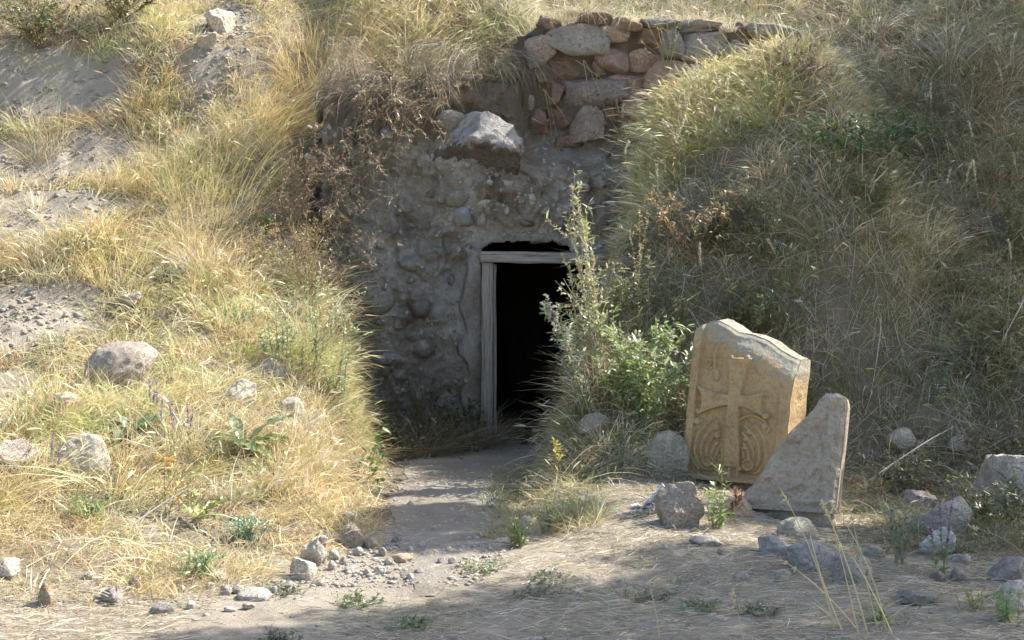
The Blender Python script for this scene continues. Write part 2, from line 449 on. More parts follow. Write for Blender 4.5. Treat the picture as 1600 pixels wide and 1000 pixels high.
def mat_facade():
    m, nt, out = new_mat('eroded_wall')
    v = coords(nt, False)
    n1 = noise(nt, v, 2.0, 8, .65, .4); n2 = noise(nt, v, 9, 9, .78, .7); n3 = noise(nt, v, 70, 6, .7); n5 = noise(nt, v, 4.5, 6, .6)
    col = ramp(nt, n1, [(.34, (.17, .135, .10)), (.46, (.34, .295, .24)), (.55, (.46, .425, .375)), (.68, (.64, .605, .55))])
    col = mixc(nt, ramp(nt, n2, [(.36, (.5, .5, .5)), (.50, (0, 0, 0))]), col, (.21, .175, .14))
    col = mixc(nt, mathn(nt, 'MULTIPLY', ramp(nt, n3, [(.5, (0, 0, 0)), (.7, (1, 1, 1))]), .5), col, (.52, .50, .46))
    # red-brown soil band under the turf
    sx = nt.nodes.new('ShaderNodeSeparateXYZ'); nt.links.new(v, sx.inputs[0])
    zz = mathn(nt, 'ADD', sx.outputs[2], mathn(nt, 'MULTIPLY', n5, .7))
    f = nt.nodes.new('ShaderNodeMapRange'); f.inputs[1].default_value = 2.85; f.inputs[2].default_value = 3.15
    nt.links.new(zz, f.inputs[0])
    col = mixc(nt, mathn(nt, 'MULTIPLY', f.outputs[0], .85), col, mixc(nt, n2, (.11, .08, .05), (.23, .175, .115)))
    vo = nt.nodes.new('ShaderNodeTexVoronoi'); vo.inputs['Scale'].default_value = 26; vo.inputs['Randomness'].default_value = 1.0
    wv = nt.nodes.new('ShaderNodeVectorMath'); wv.operation = 'ADD'; nn_ = nt.nodes.new('ShaderNodeTexNoise'); nn_.inputs['Scale'].default_value = 6; nn_.inputs['Detail'].default_value = 6
    nt.links.new(v, nn_.inputs['Vector']); nt.links.new(v, wv.inputs[0]); nt.links.new(nn_.outputs['Color'], wv.inputs[1]); nt.links.new(wv.outputs[0], vo.inputs['Vector'])
    grit = ramp(nt, vo.outputs['Distance'], [(.12, (1, 1, 1)), (.42, (0, 0, 0))])
    col = mixc(nt, mathn(nt, 'MULTIPLY', grit, .35), col, mixc(nt, vo.outputs['Color'], (.20, .17, .14), (.62, .58, .52)))
    n6 = noise(nt, v, 3.2, 10, .85, 1.5)
    col = mixc(nt, ramp(nt, n6, [(.36, (.65, .65, .65)), (.44, (0, 0, 0))]), col, (.13, .105, .08))
    col = mixc(nt, 1.0, col, (1.5, 1.47, 1.42), 'MULTIPLY')
    h = mathn(nt, 'ADD', mathn(nt, 'ADD', mathn(nt, 'MULTIPLY', n6, 1.3), n2), mathn(nt, 'ADD', mathn(nt, 'MULTIPLY', n3, .5), mathn(nt, 'MULTIPLY', grit, .45)))
    finish(nt, out, col, .95, h, 1.0, .06, .1)
    return m

def mat_carved(name, a, b, lichen_c, z0, zr, speck):
    m, nt, out = new_mat(name)
    v = coords(nt, False)
    n1 = noise(nt, v, 3.0, 7, .6); n2 = noise(nt, v, 32, 8, .7); n3 = noise(nt, v, 11, 6, .65, .8)
    mp = nt.nodes.new('ShaderNodeMapping'); mp.inputs['Scale'].default_value = (3, 3, 40); nt.links.new(v, mp.inputs[0])
    st = noise(nt, mp.outputs[0], 1.0, 4, .6)
    col = ramp(nt, n1, [(.3, a), (.7, b)])
    col = mixc(nt, mathn(nt, 'MULTIPLY', st, .25), col, (a[0] * .75, a[1] * .62, a[2] * .5))
    col = mixc(nt, mathn(nt, 'MULTIPLY', ramp(nt, n2, [(.38, (1, 1, 1)), (.52, (0, 0, 0))]), .35), col, (.17, .13, .09))
    # grey-green lichen crust on the exposed top and right shoulder
    sx = nt.nodes.new('ShaderNodeSeparateXYZ'); nt.links.new(v, sx.inputs[0])
    zz = mathn(nt, 'ADD', mathn(nt, 'ADD', sx.outputs[2], mathn(nt, 'MULTIPLY', sx.outputs[0], zr)), mathn(nt, 'MULTIPLY', n3, .6))
    f = nt.nodes.new('ShaderNodeMapRange'); f.inputs[1].default_value = z0 + .12; f.inputs[2].default_value = z0 + .20
    nt.links.new(zz, f.inputs[0])
    col = mixc(nt, mathn(nt, 'MULTIPLY', f.outputs[0], .8), col, mixc(nt, n2, (lichen_c[0] * .6, lichen_c[1] * .6, lichen_c[2] * .6), lichen_c))
    vo = nt.nodes.new('ShaderNodeTexVoronoi'); vo.inputs['Scale'].default_value = 42; nt.links.new(v, vo.inputs['Vector'])
    sp = mathn(nt, 'MULTIPLY', ramp(nt, vo.outputs['Distance'], [(.22, (1, 1, 1)), (.30, (0, 0, 0))]), ramp(nt, n3, [(.5, (0, 0, 0)), (.6, (1, 1, 1))]))
    col = mixc(nt, mathn(nt, 'MULTIPLY', sp, speck), col, (.50, .52, .48))
    n7 = noise(nt, v, 90, 5, .7)
    col = mixc(nt, mathn(nt, 'MULTIPLY', ramp(nt, n7, [(.36, (1, 1, 1)), (.46, (0, 0, 0))]), .45), col, (.15, .12, .09))
    h = mathn(nt, 'ADD', mathn(nt, 'ADD', mathn(nt, 'MULTIPLY', n3, .5), n2), mathn(nt, 'MULTIPLY', n7, .4))
    finish(nt, out, col, .93, h, .8, .016, .12)
    return m

M_GROUND = mat_earth('dry_earth', (.29, .24, .18), (.39, .335, .26), (.48, .425, .345), .8, True)
M_PATH = mat_earth('trodden_gravel', (.27, .235, .19), (.37, .33, .275), (.47, .425, .365), 1.0)
M_ROCK = mat_rock('field_stone', .35, .7)
M_BLOCK = mat_rock('wall_stone', .18, .7)
M_BOULDER = mat_rock('lichen_boulder', .55, .5, .6, stain=-.04)
M_FACADE = mat_facade()
M_WOOD = mat_wood()
M_CAVE = mat_earth('darkened_cave_rock', (.035, .032, .03), (.05, .045, .04), (.07, .062, .055))  # near-black colour stands in for the lack of light inside
M_PLASTER = mat_earth('lime_plaster', (.27, .24, .21), (.33, .30, .265), (.38, .35, .315), .5)
M_SLAB = mat_carved('ochre_tuff', (.47, .325, .165), (.60, .445, .25), (.47, .45, .37), 1.12, .42, .25)
M_FRAG = mat_carved('rose_tuff', (.42, .345, .26), (.56, .485, .385), (.45, .44, .40), 1.4, 0.0, .7)
M_GRASS = mat_plant('dry_grass_blade', .38, .5, .05)
M_LEAF = mat_plant('leaf', .35, .45, .09)
M_TWIG = mat_plant('twig', .05, .6, .05)
M_CLOD = mat_earth('earth_clod', (.26, .215, .165), (.34, .29, .23), (.42, .37, .30))
M_PAPER = mat_earth('crumpled_white_plastic', (.74, .75, .76), (.78, .79, .80), (.82, .83, .84), .1)

# ------------------------------------------------------------------ object helpers
def link(name, mesh, mat=None, parent=None, smooth=True, tint=None):
    o = bpy.data.objects.new(name, mesh); COL.objects.link(o)
    if mat is not None:
        mesh.materials.clear(); mesh.materials.append(mat)
    if parent is not None: o.parent = parent
    if smooth and len(mesh.polygons): mesh.polygons.foreach_set('use_smooth', [True] * len(mesh.polygons))
    if tint is not None: o.color = (*tint, 1)
    return o

def tag(o, label=None, cat=None, group=None, kind=None):
    if label: o['label'] = label
    if cat: o['category'] = cat
    if group: o['group'] = group
    if kind: o['kind'] = kind
    return o

def empty(name, loc, rz=0.0, rx=0.0):
    o = bpy.data.objects.new(name, None); COL.objects.link(o)
    o.location = loc; o.rotation_euler = (rx, 0, rz); o.empty_display_size = .1
    return o

def mesh_np(name, V, loops, starts, colors=None):
    me = bpy.data.meshes.new(name)
    me.vertices.add(len(V)); me.vertices.foreach_set('co', np.asarray(V, np.float32).ravel())
    me.loops.add(len(loops)); me.loops.foreach_set('vertex_index', np.asarray(loops, np.int32))
    me.polygons.add(len(starts)); me.polygons.foreach_set('loop_start', np.asarray(starts, np.int32))
    if colors is not None:
        a = me.attributes.new('Col', 'FLOAT_COLOR', 'POINT')
        c = np.ones((len(V), 4), np.float32); c[:, :3] = colors
        a.data.foreach_set('color', c.ravel())
    me.update(calc_edges=True)
    return me

def grid_mesh(name, P, keep=None):
    """P: (nu, nv, 3) points; keep: (nu-1, nv-1) bool of quads to build"""
    nu, nv, _ = P.shape
    idx = np.arange(nu * nv).reshape(nu, nv)
    q = np.stack([idx[:-1, :-1], idx[1:, :-1], idx[1:, 1:], idx[:-1, 1:]], -1)
    q = q[keep] if keep is not None else q.reshape(-1, 4)
    used = np.unique(q); remap = np.zeros(nu * nv, np.int64); remap[used] = np.arange(len(used))
    q = remap[q]
    return mesh_np(name, P.reshape(-1, 3)[used], q.ravel(), np.arange(len(q)) * 4)

def join_bm(name, bm):
    me = bpy.data.meshes.new(name); bm.to_mesh(me); bm.free(); return me

def unit(v):
    return v / np.maximum(np.linalg.norm(v, axis=-1, keepdims=True), 1e-9)

# ------------------------------------------------------------------ ground
ELL = [(-4.1, 13.0, .62, .38), (-4.0, 12.25, .95, .42), (-3.85, 11.4, .75, .50), (-3.55, 10.05, .62, .48), (-3.3, 9.2, .30, .25), (-2.8, 13.6, .28, .45), (-2.85, 13.1, .25, .3), (-4.7, 12.9, .4, .25)]
def axis(lo, hi, step, far):
    a = list(np.arange(lo, hi + 1e-6, step)); g = step; x = a[-1]
    while x < far: g *= 1.22; x += g; a.append(x)
    g = step; x = a[0]; pre = []
    while x > -far: g *= 1.22; x -= g; pre.append(x)
    return np.array(pre[::-1] + a)

gx = axis(-6.4, 6.4, .036, 420.0)
gy = axis(5.0, 15.2, .036, 420.0)
GX, GY = np.meshgrid(gx, gy, indexing='ij')
GZ = terrain(GX, GY)
cxm = (GX[:-1, :-1] + GX[1:, 1:]) / 2; cym = (GY[:-1, :-1] + GY[1:, 1:]) / 2
keep = ~((cxm > -.40) & (cxm < .86) & (cym > 12.30) & (cym < 12.50))
ground = link('ground', grid_mesh('ground', np.stack([GX, GY, GZ], -1), keep), M_GROUND)
tag(ground, kind='structure')
_f = np.interp(GX, FOOT_X, FOOT_Y)
_tf = sst(-.1, .5, GY - _f + .3 * fbm(GX * 2, GY * 2, seed=211, octaves=3)) * (.75 + .5 * fbm(GX * 3, GY * 3, seed=212, octaves=3))
for (cx_, cy_, rx_, ry_) in ELL: _tf = _tf * sst(.7, 1.2, np.hypot((GX - cx_) / rx_, (GY - cy_) / ry_) + .35 * fbm(GX * 2.5, GY * 2.5, seed=111, octaves=3))
_at = ground.data.attributes.new('turf', 'FLOAT', 'POINT')
_used = np.zeros((len(gx), len(gy)), bool); _used[:-1, :-1] |= keep; _used[1:, :-1] |= keep; _used[1:, 1:] |= keep; _used[:-1, 1:] |= keep
_at.data.foreach_set('value', np.clip(_tf, 0, 1)[_used].astype(np.float32))

_i0, _j0 = int(np.searchsorted(gx, -6.4 - 1e-6)), int(np.searchsorted(gy, 5.0 - 1e-6))
def ground_z(x, y):
    """height of the ground sheet, read from its fine grid"""
    x = np.asarray(x, float); y = np.asarray(y, float)
    fi = np.clip((x + 6.4) / .036, 0, 354); fj = np.clip((y - 5.0) / .036, 0, 282)
    i = fi.astype(int); j = fj.astype(int); a = fi - i; b = fj - j; i = i + _i0; j = j + _j0
    return (GZ[i, j] * (1 - a) + GZ[i + 1, j] * a) * (1 - b) + (GZ[i, j + 1] * (1 - a) + GZ[i + 1, j + 1] * a) * b

# the worn path into the hollow, a sheet just above the ground
pu = np.linspace(0, 1, 26); pv = np.linspace(6.7, 12.28, 150)
PU, PV = np.meshgrid(pu, pv, indexing='ij')
pl = np.interp(PV, [6.7, 7.4, 8.2, 9.5, 10.5, 11.5, 12.3], [-.45, -.62, -.70, -.78, -.82, -.80, -.30]) + .10 * fbm(PV * 2.2, PV * 0 + 1, seed=31)
pr = np.interp(PV, [6.7, 7.4, 8.2, 9.5, 10.5, 11.5, 12.3], [-.40, -.22, -.06, -.02, .10, .36, .70]) + .10 * fbm(PV * 2.2, PV * 0 + 7, seed=32)
PX = pl + (pr - pl) * PU
PZ = terrain(PX, PV) + .004 + .006 * np.sin(np.pi * PU)
path = link('path', grid_mesh('path', np.stack([PX, PV, PZ], -1)), M_PATH)
tag(path, kind='structure')

# ------------------------------------------------------------------ the doorway wall
DX0, DX1 = -.262, .722
def hole_top(x):
    return np.interp(x, [-.28, -.20, -.05, .1, .35, .46, .50, .53, .75], [1.64, 1.70, 1.725, 1.715, 1.73, 1.70, 1.66, 1.60, 1.58]) + .014 * vnoise(x * 14, x * 0, seed=44)

def facade_y(x, z):
    y = WALL_Y + .03 * z
    y = y - .55 * np.maximum(0, -1.25 - x) ** 1.3 - .45 * np.maximum(0, x - .95) ** 1.3
    near = np.maximum(np.maximum(DX0 - x, x - DX1), z - 1.70)
    k = .25 + .75 * sst(.03, .30, near)
    y = y - k * (.15 * fbm(x * 1.3, z * 1.3, seed=51, octaves=2) + .16 * np.abs(fbm(x * 2.7, z * 2.7, seed=52, octaves=3)) + .05 * fbm(x * 8, z * 8, seed=53, octaves=4))
    rg = 1 - 2.4 * np.abs(fbm(x * 7 + 3, z * 7, seed=58, octaves=4))
    y = y - k * (.030 * np.clip(rg, -.6, 1) + .022 * fbm(x * 26, z * 26, seed=54, octaves=3))
    # crumbled pockets and proud crusts with sharp edges
    pk = fbm(x * 2.4 + 11, z * 2.4, seed=59, octaves=4)
    y = y + k * (.05 * sst(.10, .15, pk) - .035 * sst(.16, .20, -pk))
    # belly of the lower left part, hollow beneath the turf at the top
    y = y - .12 * np.exp(-((x + 1.05) / .32) ** 2 - ((z - 1.05) / .45) ** 2)
    y = y + .30 * np.maximum(0, z - 2.55) * (x < .1)
    m = sst(-.05, .22, x) * sst(2.25, 2.6, z)
    y = y * (1 - m) + m * (12.61 + .05 * fbm(x * 4, z * 4, seed=55, octaves=3))
    return y

wall = empty('doorway_wall', (0, 0, 0))
tag(wall, 'eroded grey rubble and mortar wall pierced by the dark doorway', 'wall')
fx = np.unique(np.concatenate([np.linspace(-2.0, DX0, 150), np.linspace(DX0, DX1, 76), np.linspace(DX1, 2.15, 110)]))
fz = np.linspace(-.15, 3.7, 300)
FX, FZ = np.meshgrid(fx, fz, indexing='ij')
FY = facade_y(FX, FZ)
top_lim = np.minimum(terrain(FX * 1.0, FX * 0 + 12.85) - .02, 3.66)
FZc = np.minimum(FZ, np.maximum(top_lim, .5))
cx = (FX[:-1, :-1] + FX[1:, 1:]) / 2; cz = (FZ[:-1, :-1] + FZ[1:, 1:]) / 2
hk = ~((cx > DX0) & (cx < DX1) & (cz < hole_top(cx)))
hk &= FZc[:-1, 1:] - FZc[:-1, :-1] > 1e-4
hk &= ~((cx > 1.05) & (cz < 2.45)) & ~((cx > 2.1)) & ~(cx < -1.95)
hk &= ~((cx < -1.62) & (cz > 1.9 + .12 * vnoise(cx * 5, cz * 5, seed=57)))
face = link('wall_face', grid_mesh('wall_face', np.stack([FX, FY, FZc], -1), hk), M_FACADE, wall)
so = face.modifiers.new('thick', 'SOLIDIFY'); so.thickness = .16; so.offset = -1; so.use_rim_only = True

# dark chamber behind it
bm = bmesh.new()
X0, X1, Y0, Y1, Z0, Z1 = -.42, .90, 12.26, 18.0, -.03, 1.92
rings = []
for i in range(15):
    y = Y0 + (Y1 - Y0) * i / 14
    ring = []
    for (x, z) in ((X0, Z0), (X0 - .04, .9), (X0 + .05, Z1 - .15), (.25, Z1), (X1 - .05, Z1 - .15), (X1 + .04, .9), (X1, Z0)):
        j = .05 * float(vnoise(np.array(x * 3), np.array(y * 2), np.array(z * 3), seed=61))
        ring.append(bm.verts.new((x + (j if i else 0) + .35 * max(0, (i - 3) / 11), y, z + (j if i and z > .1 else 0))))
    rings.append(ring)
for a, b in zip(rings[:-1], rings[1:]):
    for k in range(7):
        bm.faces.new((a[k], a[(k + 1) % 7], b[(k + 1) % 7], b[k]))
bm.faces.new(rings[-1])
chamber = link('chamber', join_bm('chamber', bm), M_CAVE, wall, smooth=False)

def rock_mesh(name, sx, sy, sz, seed, planes=9, lo=.5, hi=.86, sub=4, rough=.06, block=False):
    planes = int(planes * 1.5)
    r = np.random.RandomState(seed)
    bm = bmesh.new(); bmesh.ops.create_icosphere(bm, subdivisions=sub, radius=1.0)
    co = np.array([v.co[:] for v in bm.verts])
    if block:
        e = 9.0
        co = co / (np.abs(co) ** e).sum(1, keepdims=True) ** (1 / e)
    for _ in range(planes):
        n = unit(r.normal(size=3)); h = r.uniform(lo, hi)
        d = co @ n
        co = np.where((d > h)[:, None], co - np.outer(d - h, n) * .985, co)
    nn = unit(co)
    q = co * 1.7 + seed * 3.1
    co = co + nn * (rough * .8 * (1 - 2.2 * np.abs(fbm(q[:, 0] * 1.6 + 9, q[:, 1] * 1.6, q[:, 2] * 1.6, 3, seed=seed + 9))) + rough * 1.6 * fbm(q[:, 0], q[:, 1], q[:, 2], 2, seed=seed) + rough * .9 * fbm(q[:, 0] * 3, q[:, 1] * 3, q[:, 2] * 3, 3, seed=seed + 5))[:, None]
    co = co / np.abs(co).max(0)
    co = co * np.array([sx, sy, sz]) / 2
    for v, c in zip(bm.verts, co): v.co = c
    bm.normal_update()
    return join_bm(name, bm)

FACE_TINT = [(.40, .37, .33), (.37, .34, .30), (.50, .47, .42), (.42, .43, .43), (.24, .22, .20)]
for i, (x, z, w, h, c) in enumerate(FACE_STONES):
    y = float(facade_y(np.array(x), np.array(z)))
    o = link('stone', rock_mesh('stone', w * 1.1, min(w, h) * 1.1 + .05, h * 1.1, 300 + i, 7, .6, .9, 3), M_ROCK, wall, tint=FACE_TINT[c])
    o.location = (x, y + .035, z); o.rotation_euler = (0, random.Random(i).uniform(-.3, .3), 0)

# gritty aggregate standing out of the mortar
r_ = np.random.RandomState(610); n_ = 1500
ax_ = r_.uniform(-1.75, 1.0, n_); az_ = r_.uniform(.1, 2.7, n_)
ok_ = ~((ax_ > DX0 - .03) & (ax_ < DX1 + .02) & (az_ < 1.78)) & (fbm(ax_ * 2, az_ * 2, seed=611, octaves=2) > -.2); ax_, az_ = ax_[ok_], az_[ok_]; n_ = len(ax_)
bm = bmesh.new(); bmesh.ops.create_icosphere(bm, subdivisions=1, radius=1.0)
c_ = np.array([v.co[:] for v in bm.verts]); f_ = np.array([[v.index for v in f.verts] for f in bm.faces]); bm.free()
s_ = .006 + .030 * r_.uniform(0, 1, n_) ** 3
C_ = c_[None] * r_.uniform(.6, 1.25, (n_, len(c_), 1)) * (s_[:, None] * r_.uniform(.7, 1.35, (n_, 3)))[:, None] + np.stack([ax_, facade_y(ax_, az_) + s_ * .1, az_], -1)[:, None]
F_ = (f_[None] + (np.arange(n_) * len(c_))[:, None, None]).reshape(-1, 3)
link('mortar_grit', mesh_np('mortar_grit', C_.reshape(-1, 3), F_.ravel(), np.arange(len(F_)) * 3), M_ROCK, wall, smooth=False, tint=(.50, .46, .40))['kind'] = 'stuff'

# smooth plaster jamb beside the frame
bm = bmesh.new()
zs = np.linspace(.2, 1.66, 30); cols = []
for z in zs:
    xl = -.42 + .09 * float(fbm(np.array(z * 5.1), np.array(0.), seed=71)) - .02 * (z < .9)
    row = []
    for k in range(6):
        x = xl + (-.268 - xl) * k / 5
        y = WALL_Y - .012 + .03 * float(fbm(np.array(x * 7), np.array(z * 6), seed=72)) + (.05 if k == 0 else 0)
        row.append(bm.verts.new((x, y, z)))
    cols.append(row)
for a, b in zip(cols[:-1], cols[1:]):
    for k in range(5): bm.faces.new((a[k], a[k + 1], b[k + 1], b[k]))
pj = link('plaster_jamb', join_bm('plaster_jamb', bm), M_FACADE, wall)
so = pj.modifiers.new('thick', 'SOLIDIFY'); so.thickness = .09; so.offset = -1

# big lichen boulder bedded over the door
bo = link('boulder', rock_mesh('boulder', .90, .66, .62, 27, 9, .58, .88, 5, .06), M_BOULDER, tint=(.36, .34, .32))
bo.location = (-.235, 12.24, 2.53); bo.rotation_euler = (-.12, .10, .12)
tag(bo, 'big lichen-topped boulder jutting from the wall over the doorway', 'boulder')

# ------------------------------------------------------------------ wooden door frame
def plank_mesh(name, L, W, T, seed, n=26, wear=.006):
    """length along local x"""
    bm = bmesh.new(); rings = []
    r = np.random.RandomState(seed)
    prof = [(-.5, -.5), (-.17, -.5), (.17, -.5), (.5, -.5), (.5, 0), (.5, .5), (-.17, .5), (-.5, .5), (-.5, 0)]
    ph = r.uniform(0, 50)
    for i in range(n + 1):
        x = -L / 2 + L * i / n; ring = []
        for k, (a, b) in enumerate(prof):
            j = float(vnoise(np.array(x * 5 + ph), np.array(k * 1.7), seed=seed)); j2 = float(vnoise(np.array(x * 19 + ph), np.array(k * 2.3), seed=seed + 1))
            ring.append(bm.verts.new((x + (r.uniform(-.008, .008) if i in (0, n) else 0), b * T + j2 * wear * .6, a * W + j * wear)))
        rings.append(ring)
    m = len(prof)
    for a, b in zip(rings[:-1], rings[1:]):
        for k in range(m): bm.faces.new((a[k], b[k], b[(k + 1) % m], a[(k + 1) % m]))
    bm.faces.new(rings[0]); bm.faces.new(rings[-1][::-1])
    bmesh.ops.recalc_face_normals(bm, faces=bm.faces)
    return join_bm(name, bm)

frame = empty('door_frame', (-.2, WALL_Y - .10, .0))
tag(frame, 'weathered grey timber frame standing in the dark doorway', 'door frame')
def fpart(name, L, W, T, loc, vertical, seed, tilt=0.0):
    o = link(name, plank_mesh(name, L, W, T, seed), M_WOOD, frame)
    o.location = (loc[0] + .2, loc[1] - (WALL_Y - .10), loc[2])
    o.rotation_euler = (0, (math.pi / 2 if vertical else 0) + tilt, 0)
    return o
fpart('lintel', 1.06, .095, .12, (.258, WALL_Y - .09, 1.585), False, 81, .012)
fpart('post', 1.56, .095, .085, (-.213, WALL_Y - .085, .765), True, 82, .004)
fpart('inner_plank', 1.545, .03, .06, (-.148, WALL_Y - .055, .757), True, 83, -.004)
fpart('post', 1.56, .10, .085, (.685, WALL_Y - .085, .75), True, 84, -.006)

# ------------------------------------------------------------------ rubble wall on the terrace edge
rub = empty('rubble_wall', (1.1, 12.6, 2.7))
tag(rub, 'ruined wall of roughly coursed pink and grey stones above the doorway', 'stone wall')
WALL_TINT = [(.36, .29, .235), (.35, .325, .285), (.43, .335, .25), (.41, .295, .24), (.41, .385, .345), (.27, .19, .145), (.30, .255, .23)]
for i, (x, z, w, h, c, k) in enumerate(WALL_STONES):
    rr = random.Random(900 + i)
    dep = .30 if k != 'c' else .42
    me = rock_mesh('stone', w * 1.22, dep, h * 1.26, 500 + i, 9 if k != 'p' else 5, .70, .97, 4, .065 if k != 'p' else .11, block=True)
    t = WALL_TINT[c]; j = rr.uniform(.92, 1.18)
    o = link('stone', me, M_BLOCK, rub, tint=(t[0] * j, t[1] * j, t[2] * j))
    z -= .05 * (z > 3.7); yo = 12.62 + rr.uniform(-.03, .03) + (.07 if c == 5 else 0) + (.04 if k == 'c' else 0) + .02 * max(0, x - 1.5) * 5
    o.location = (x - 1.1, yo - 12.6, z - 2.7); o.rotation_euler = (rr.uniform(-.06, .06), rr.uniform(-.07, .07), rr.uniform(-.12, .12))

# ------------------------------------------------------------------ carved slabs
def edge(v, w):
    return np.clip(v / w + .5, 0, 1)

def slab_relief(x, y):
    """carving of the cross slab; x to the right, y downwards, both in units of 1.226 mm.  returns height (m) and a region id"""
    h = np.zeros_like(x); reg = np.zeros(x.shape, int)
    xl = 105 - 57 * (y - 85) / 825
    U = x - xl
    bord = edge(44 - U, 7) * edge(y - 40, 10); h = h + .020 * bord; h = h - .006 * np.exp(-((U - 52) / 5) ** 2)
    reg[(bord > .4)] = 4
    rb = edge(U - 478, 22); h = h + .012 * rb
    # mouldings at the head
    mm = edge(x - 132, 8) * edge(272 - x, 14) * edge(y - 118, 8) * edge(222 - y, 8)
    h = h + mm * .0015 * (.5 + .5 * np.cos((y - 128) / 30 * 2 * np.pi))
    # cross
    t = np.clip((470 - y) / 225, 0, 1)
    c1 = edge(34 + 30 * t ** 2 - np.abs(x - (326 + 26 * t)), 7) * edge(y - 238, 10) * edge(478 - y, 6)
    t = np.clip((y - 470) / 380, 0, 1)
    c2 = edge(31 + 14 * t - np.abs(x - 325), 7) * edge(y - 462, 6) * edge(832 - y, 8)
    t = np.clip((326 - x) / 196, 0, 1)
    c3 = edge(29 + 54 * t ** 2 - np.abs(y - (468 + 14 * t)), 7) * edge(326 - x, 6) * edge(x - (136 + 16 * np.cos((y - 480) / 40)), 8)
    t = np.clip((x - 326) / 172, 0, 1)
    c4 = edge(29 + 46 * t ** 2 - np.abs(y - (470 + 12 * t)), 7) * edge(x - 326, 6) * edge(490 - 14 * np.cos((y - 485) / 34) - x, 8)
    dots = 0
    for (px, py, r) in ((132, 540, 15), (140, 412, 13), (500, 545, 18), (478, 432, 13), (310, 238, 12), (392, 236, 12)):
        dots = np.maximum(dots, edge(r - np.hypot(x - px, y - py), 7))
    cr = np.maximum.reduce([c1, c2, c3, c4, dots])
    inner = .003 * np.cos(x / 7.5) * np.cos(y / 8.5) * edge(16 - np.abs(x - 325), 8) * (y > 500)
    h = np.maximum(h, cr * .021) + cr * inner
    reg[cr > .5] = 1
    # acanthus leaves under the arms
    for s, cx, cy, sx0, sy0, ident in ((-1, 292, 726, 197, 806, 2), (1, 345, 716, 412, 814, 3)):
        c0 = 262 if s < 0 else 366
        dx = (x - c0) * s; dy = 862 - y
        rho = np.hypot(dx, dy); th = np.degrees(np.arctan2(dx, np.maximum(dy, 1e-3)))
        e = th + .37 * rho                          # ridges leave the scroll sideways and sweep up
        lobes = 13 * np.abs(np.sin((y - 560) / 26))
        m = edge(134 - e, 6) * edge(dx - 4 - lobes * np.clip((800 - y) / 120, 0, 1), 8) * edge(y - (584 + 14 * np.sin(x / 13)), 8) * edge(862 - y, 10) * edge(e - 34, 6)
        rid = .5 + .5 * np.cos((e - 134) / 17.0 * 2 * np.pi)
        lf = m * (.004 + .013 * rid)
        q = np.hypot(x - sx0, y - sy0)
        sc = edge(34 - q, 7)
        sr = .5 + .5 * np.cos(q / 30 * 2 * np.pi * 1.0)
        lf = np.where(sc > .3, sc * (.010 + .012 * sr), lf)
        for (px, py, rr) in ((sx0 + 48 * -s, sy0 + 22, 16), (sx0 + 62 * -s, sy0 - 4, 10)):
            lf = np.maximum(lf, edge(rr - np.hypot(x - px, y - py), 7) * .016)
        # curled top of the leaf
        for (px, py, rr) in (((128, 596, 20), (236, 622, 18), (244, 668, 15), (238, 712, 13)) if s < 0 else ((494, 600, 20), (414, 636, 16), (396, 676, 14), (392, 724, 12))):
            lf = np.maximum(lf, edge(rr - np.hypot(x - px, y - py), 8) * .018)
        reg[(lf > .006) & (reg == 0)] = ident
        h = np.maximum(h, lf)
    # arch line over the right leaf
    ar = np.abs(np.hypot((x - 425) / 92, (y - 640) / 92) - 1) * 92
    h = np.maximum(h, .013 * edge(8 - ar, 6) * (y < 632))
    # hanging lily of the upper left quarter
    li = 0
    for (px, py, r1, r0) in ((180, 272, 16, 9),):
        q = np.hypot(x - px, y - py); li = np.maximum(li, edge(7 - np.abs(q - r1 * .8), 5) * edge(y - (py - 6), 6))
    li = np.maximum(li, edge(1 - np.hypot((x - 228) / 19, (y - 338) / 30), .3))
    sx_ = 214 + 40 * np.clip((235 - y) / 85, 0, 1) ** 2
    li = np.maximum(li, edge(10 - np.abs(x - sx_), 6) * edge(y - 148, 8) * edge(330 - y, 8))
    reg[(li > .45) & (reg == 0)] = 5
    h = np.maximum(h, li * .011)
    # worn traces in the upper right quarter
    h = np.maximum(h, .005 * edge(7 - np.abs(np.hypot(x - 470, y - 285) - 38), 8) * (y > 290))
    # stepped foot and plinth
    ft = edge(30 - np.abs(x - 331), 6) * edge(y - 820, 6); ft = ft - edge(14 - np.abs(x - 331), 5) * edge(y - 838, 6)
    h = np.maximum(h, .014 * np.clip(ft, 0, 1)); h = np.maximum(h, .022 * edge(y - 888, 10))
    # weathering: the right shoulder is worn smooth
    line = (x - 265) * .62 + (330 - y) * .78
    worn = 1 - .93 * sst(120, 215, line)
    h = h * worn * (.9 + .2 * vnoise(x / 60, y / 60, seed=91)) * (1 - .75 * edge(U - 455, 30) * (1 - rb))
    reg[worn < .35] = 0
    return h * 2.1, reg

TOPX = np.array([0, 30, 75, 115, 160, 215, 290, 370, 440, 500, 545]); TOPY = np.array([822, 842, 866, 872, 850, 812, 800, 770, 722, 690, 672])

def slab_front(u, v):
    """u 0..1 across, v 0..1 up -> zoom coordinates, and how far the front is worn back"""
    W = 545
    top = np.interp(u * W, TOPX, TOPY)
    V = v * top
    y = 910 - V
    xl = 105 - 57 * (y - 85) / 825
    rag = 7 * fbm(v * 6, v * 0 + 3, seed=93, octaves=3)
    x = xl + u * (W + rag * sst(.8, 1, u)) 
    dtop = top - V
    back = .085 * (1 - sst(0, 120, dtop)) * sst(.2, .55, u) + .02 * (1 - sst(0, 25, dtop))
    back = back + .018 * (1 - sst(0, .035, 1 - u)) + .008 * (1 - sst(0, .02, u))
    return x, y, back

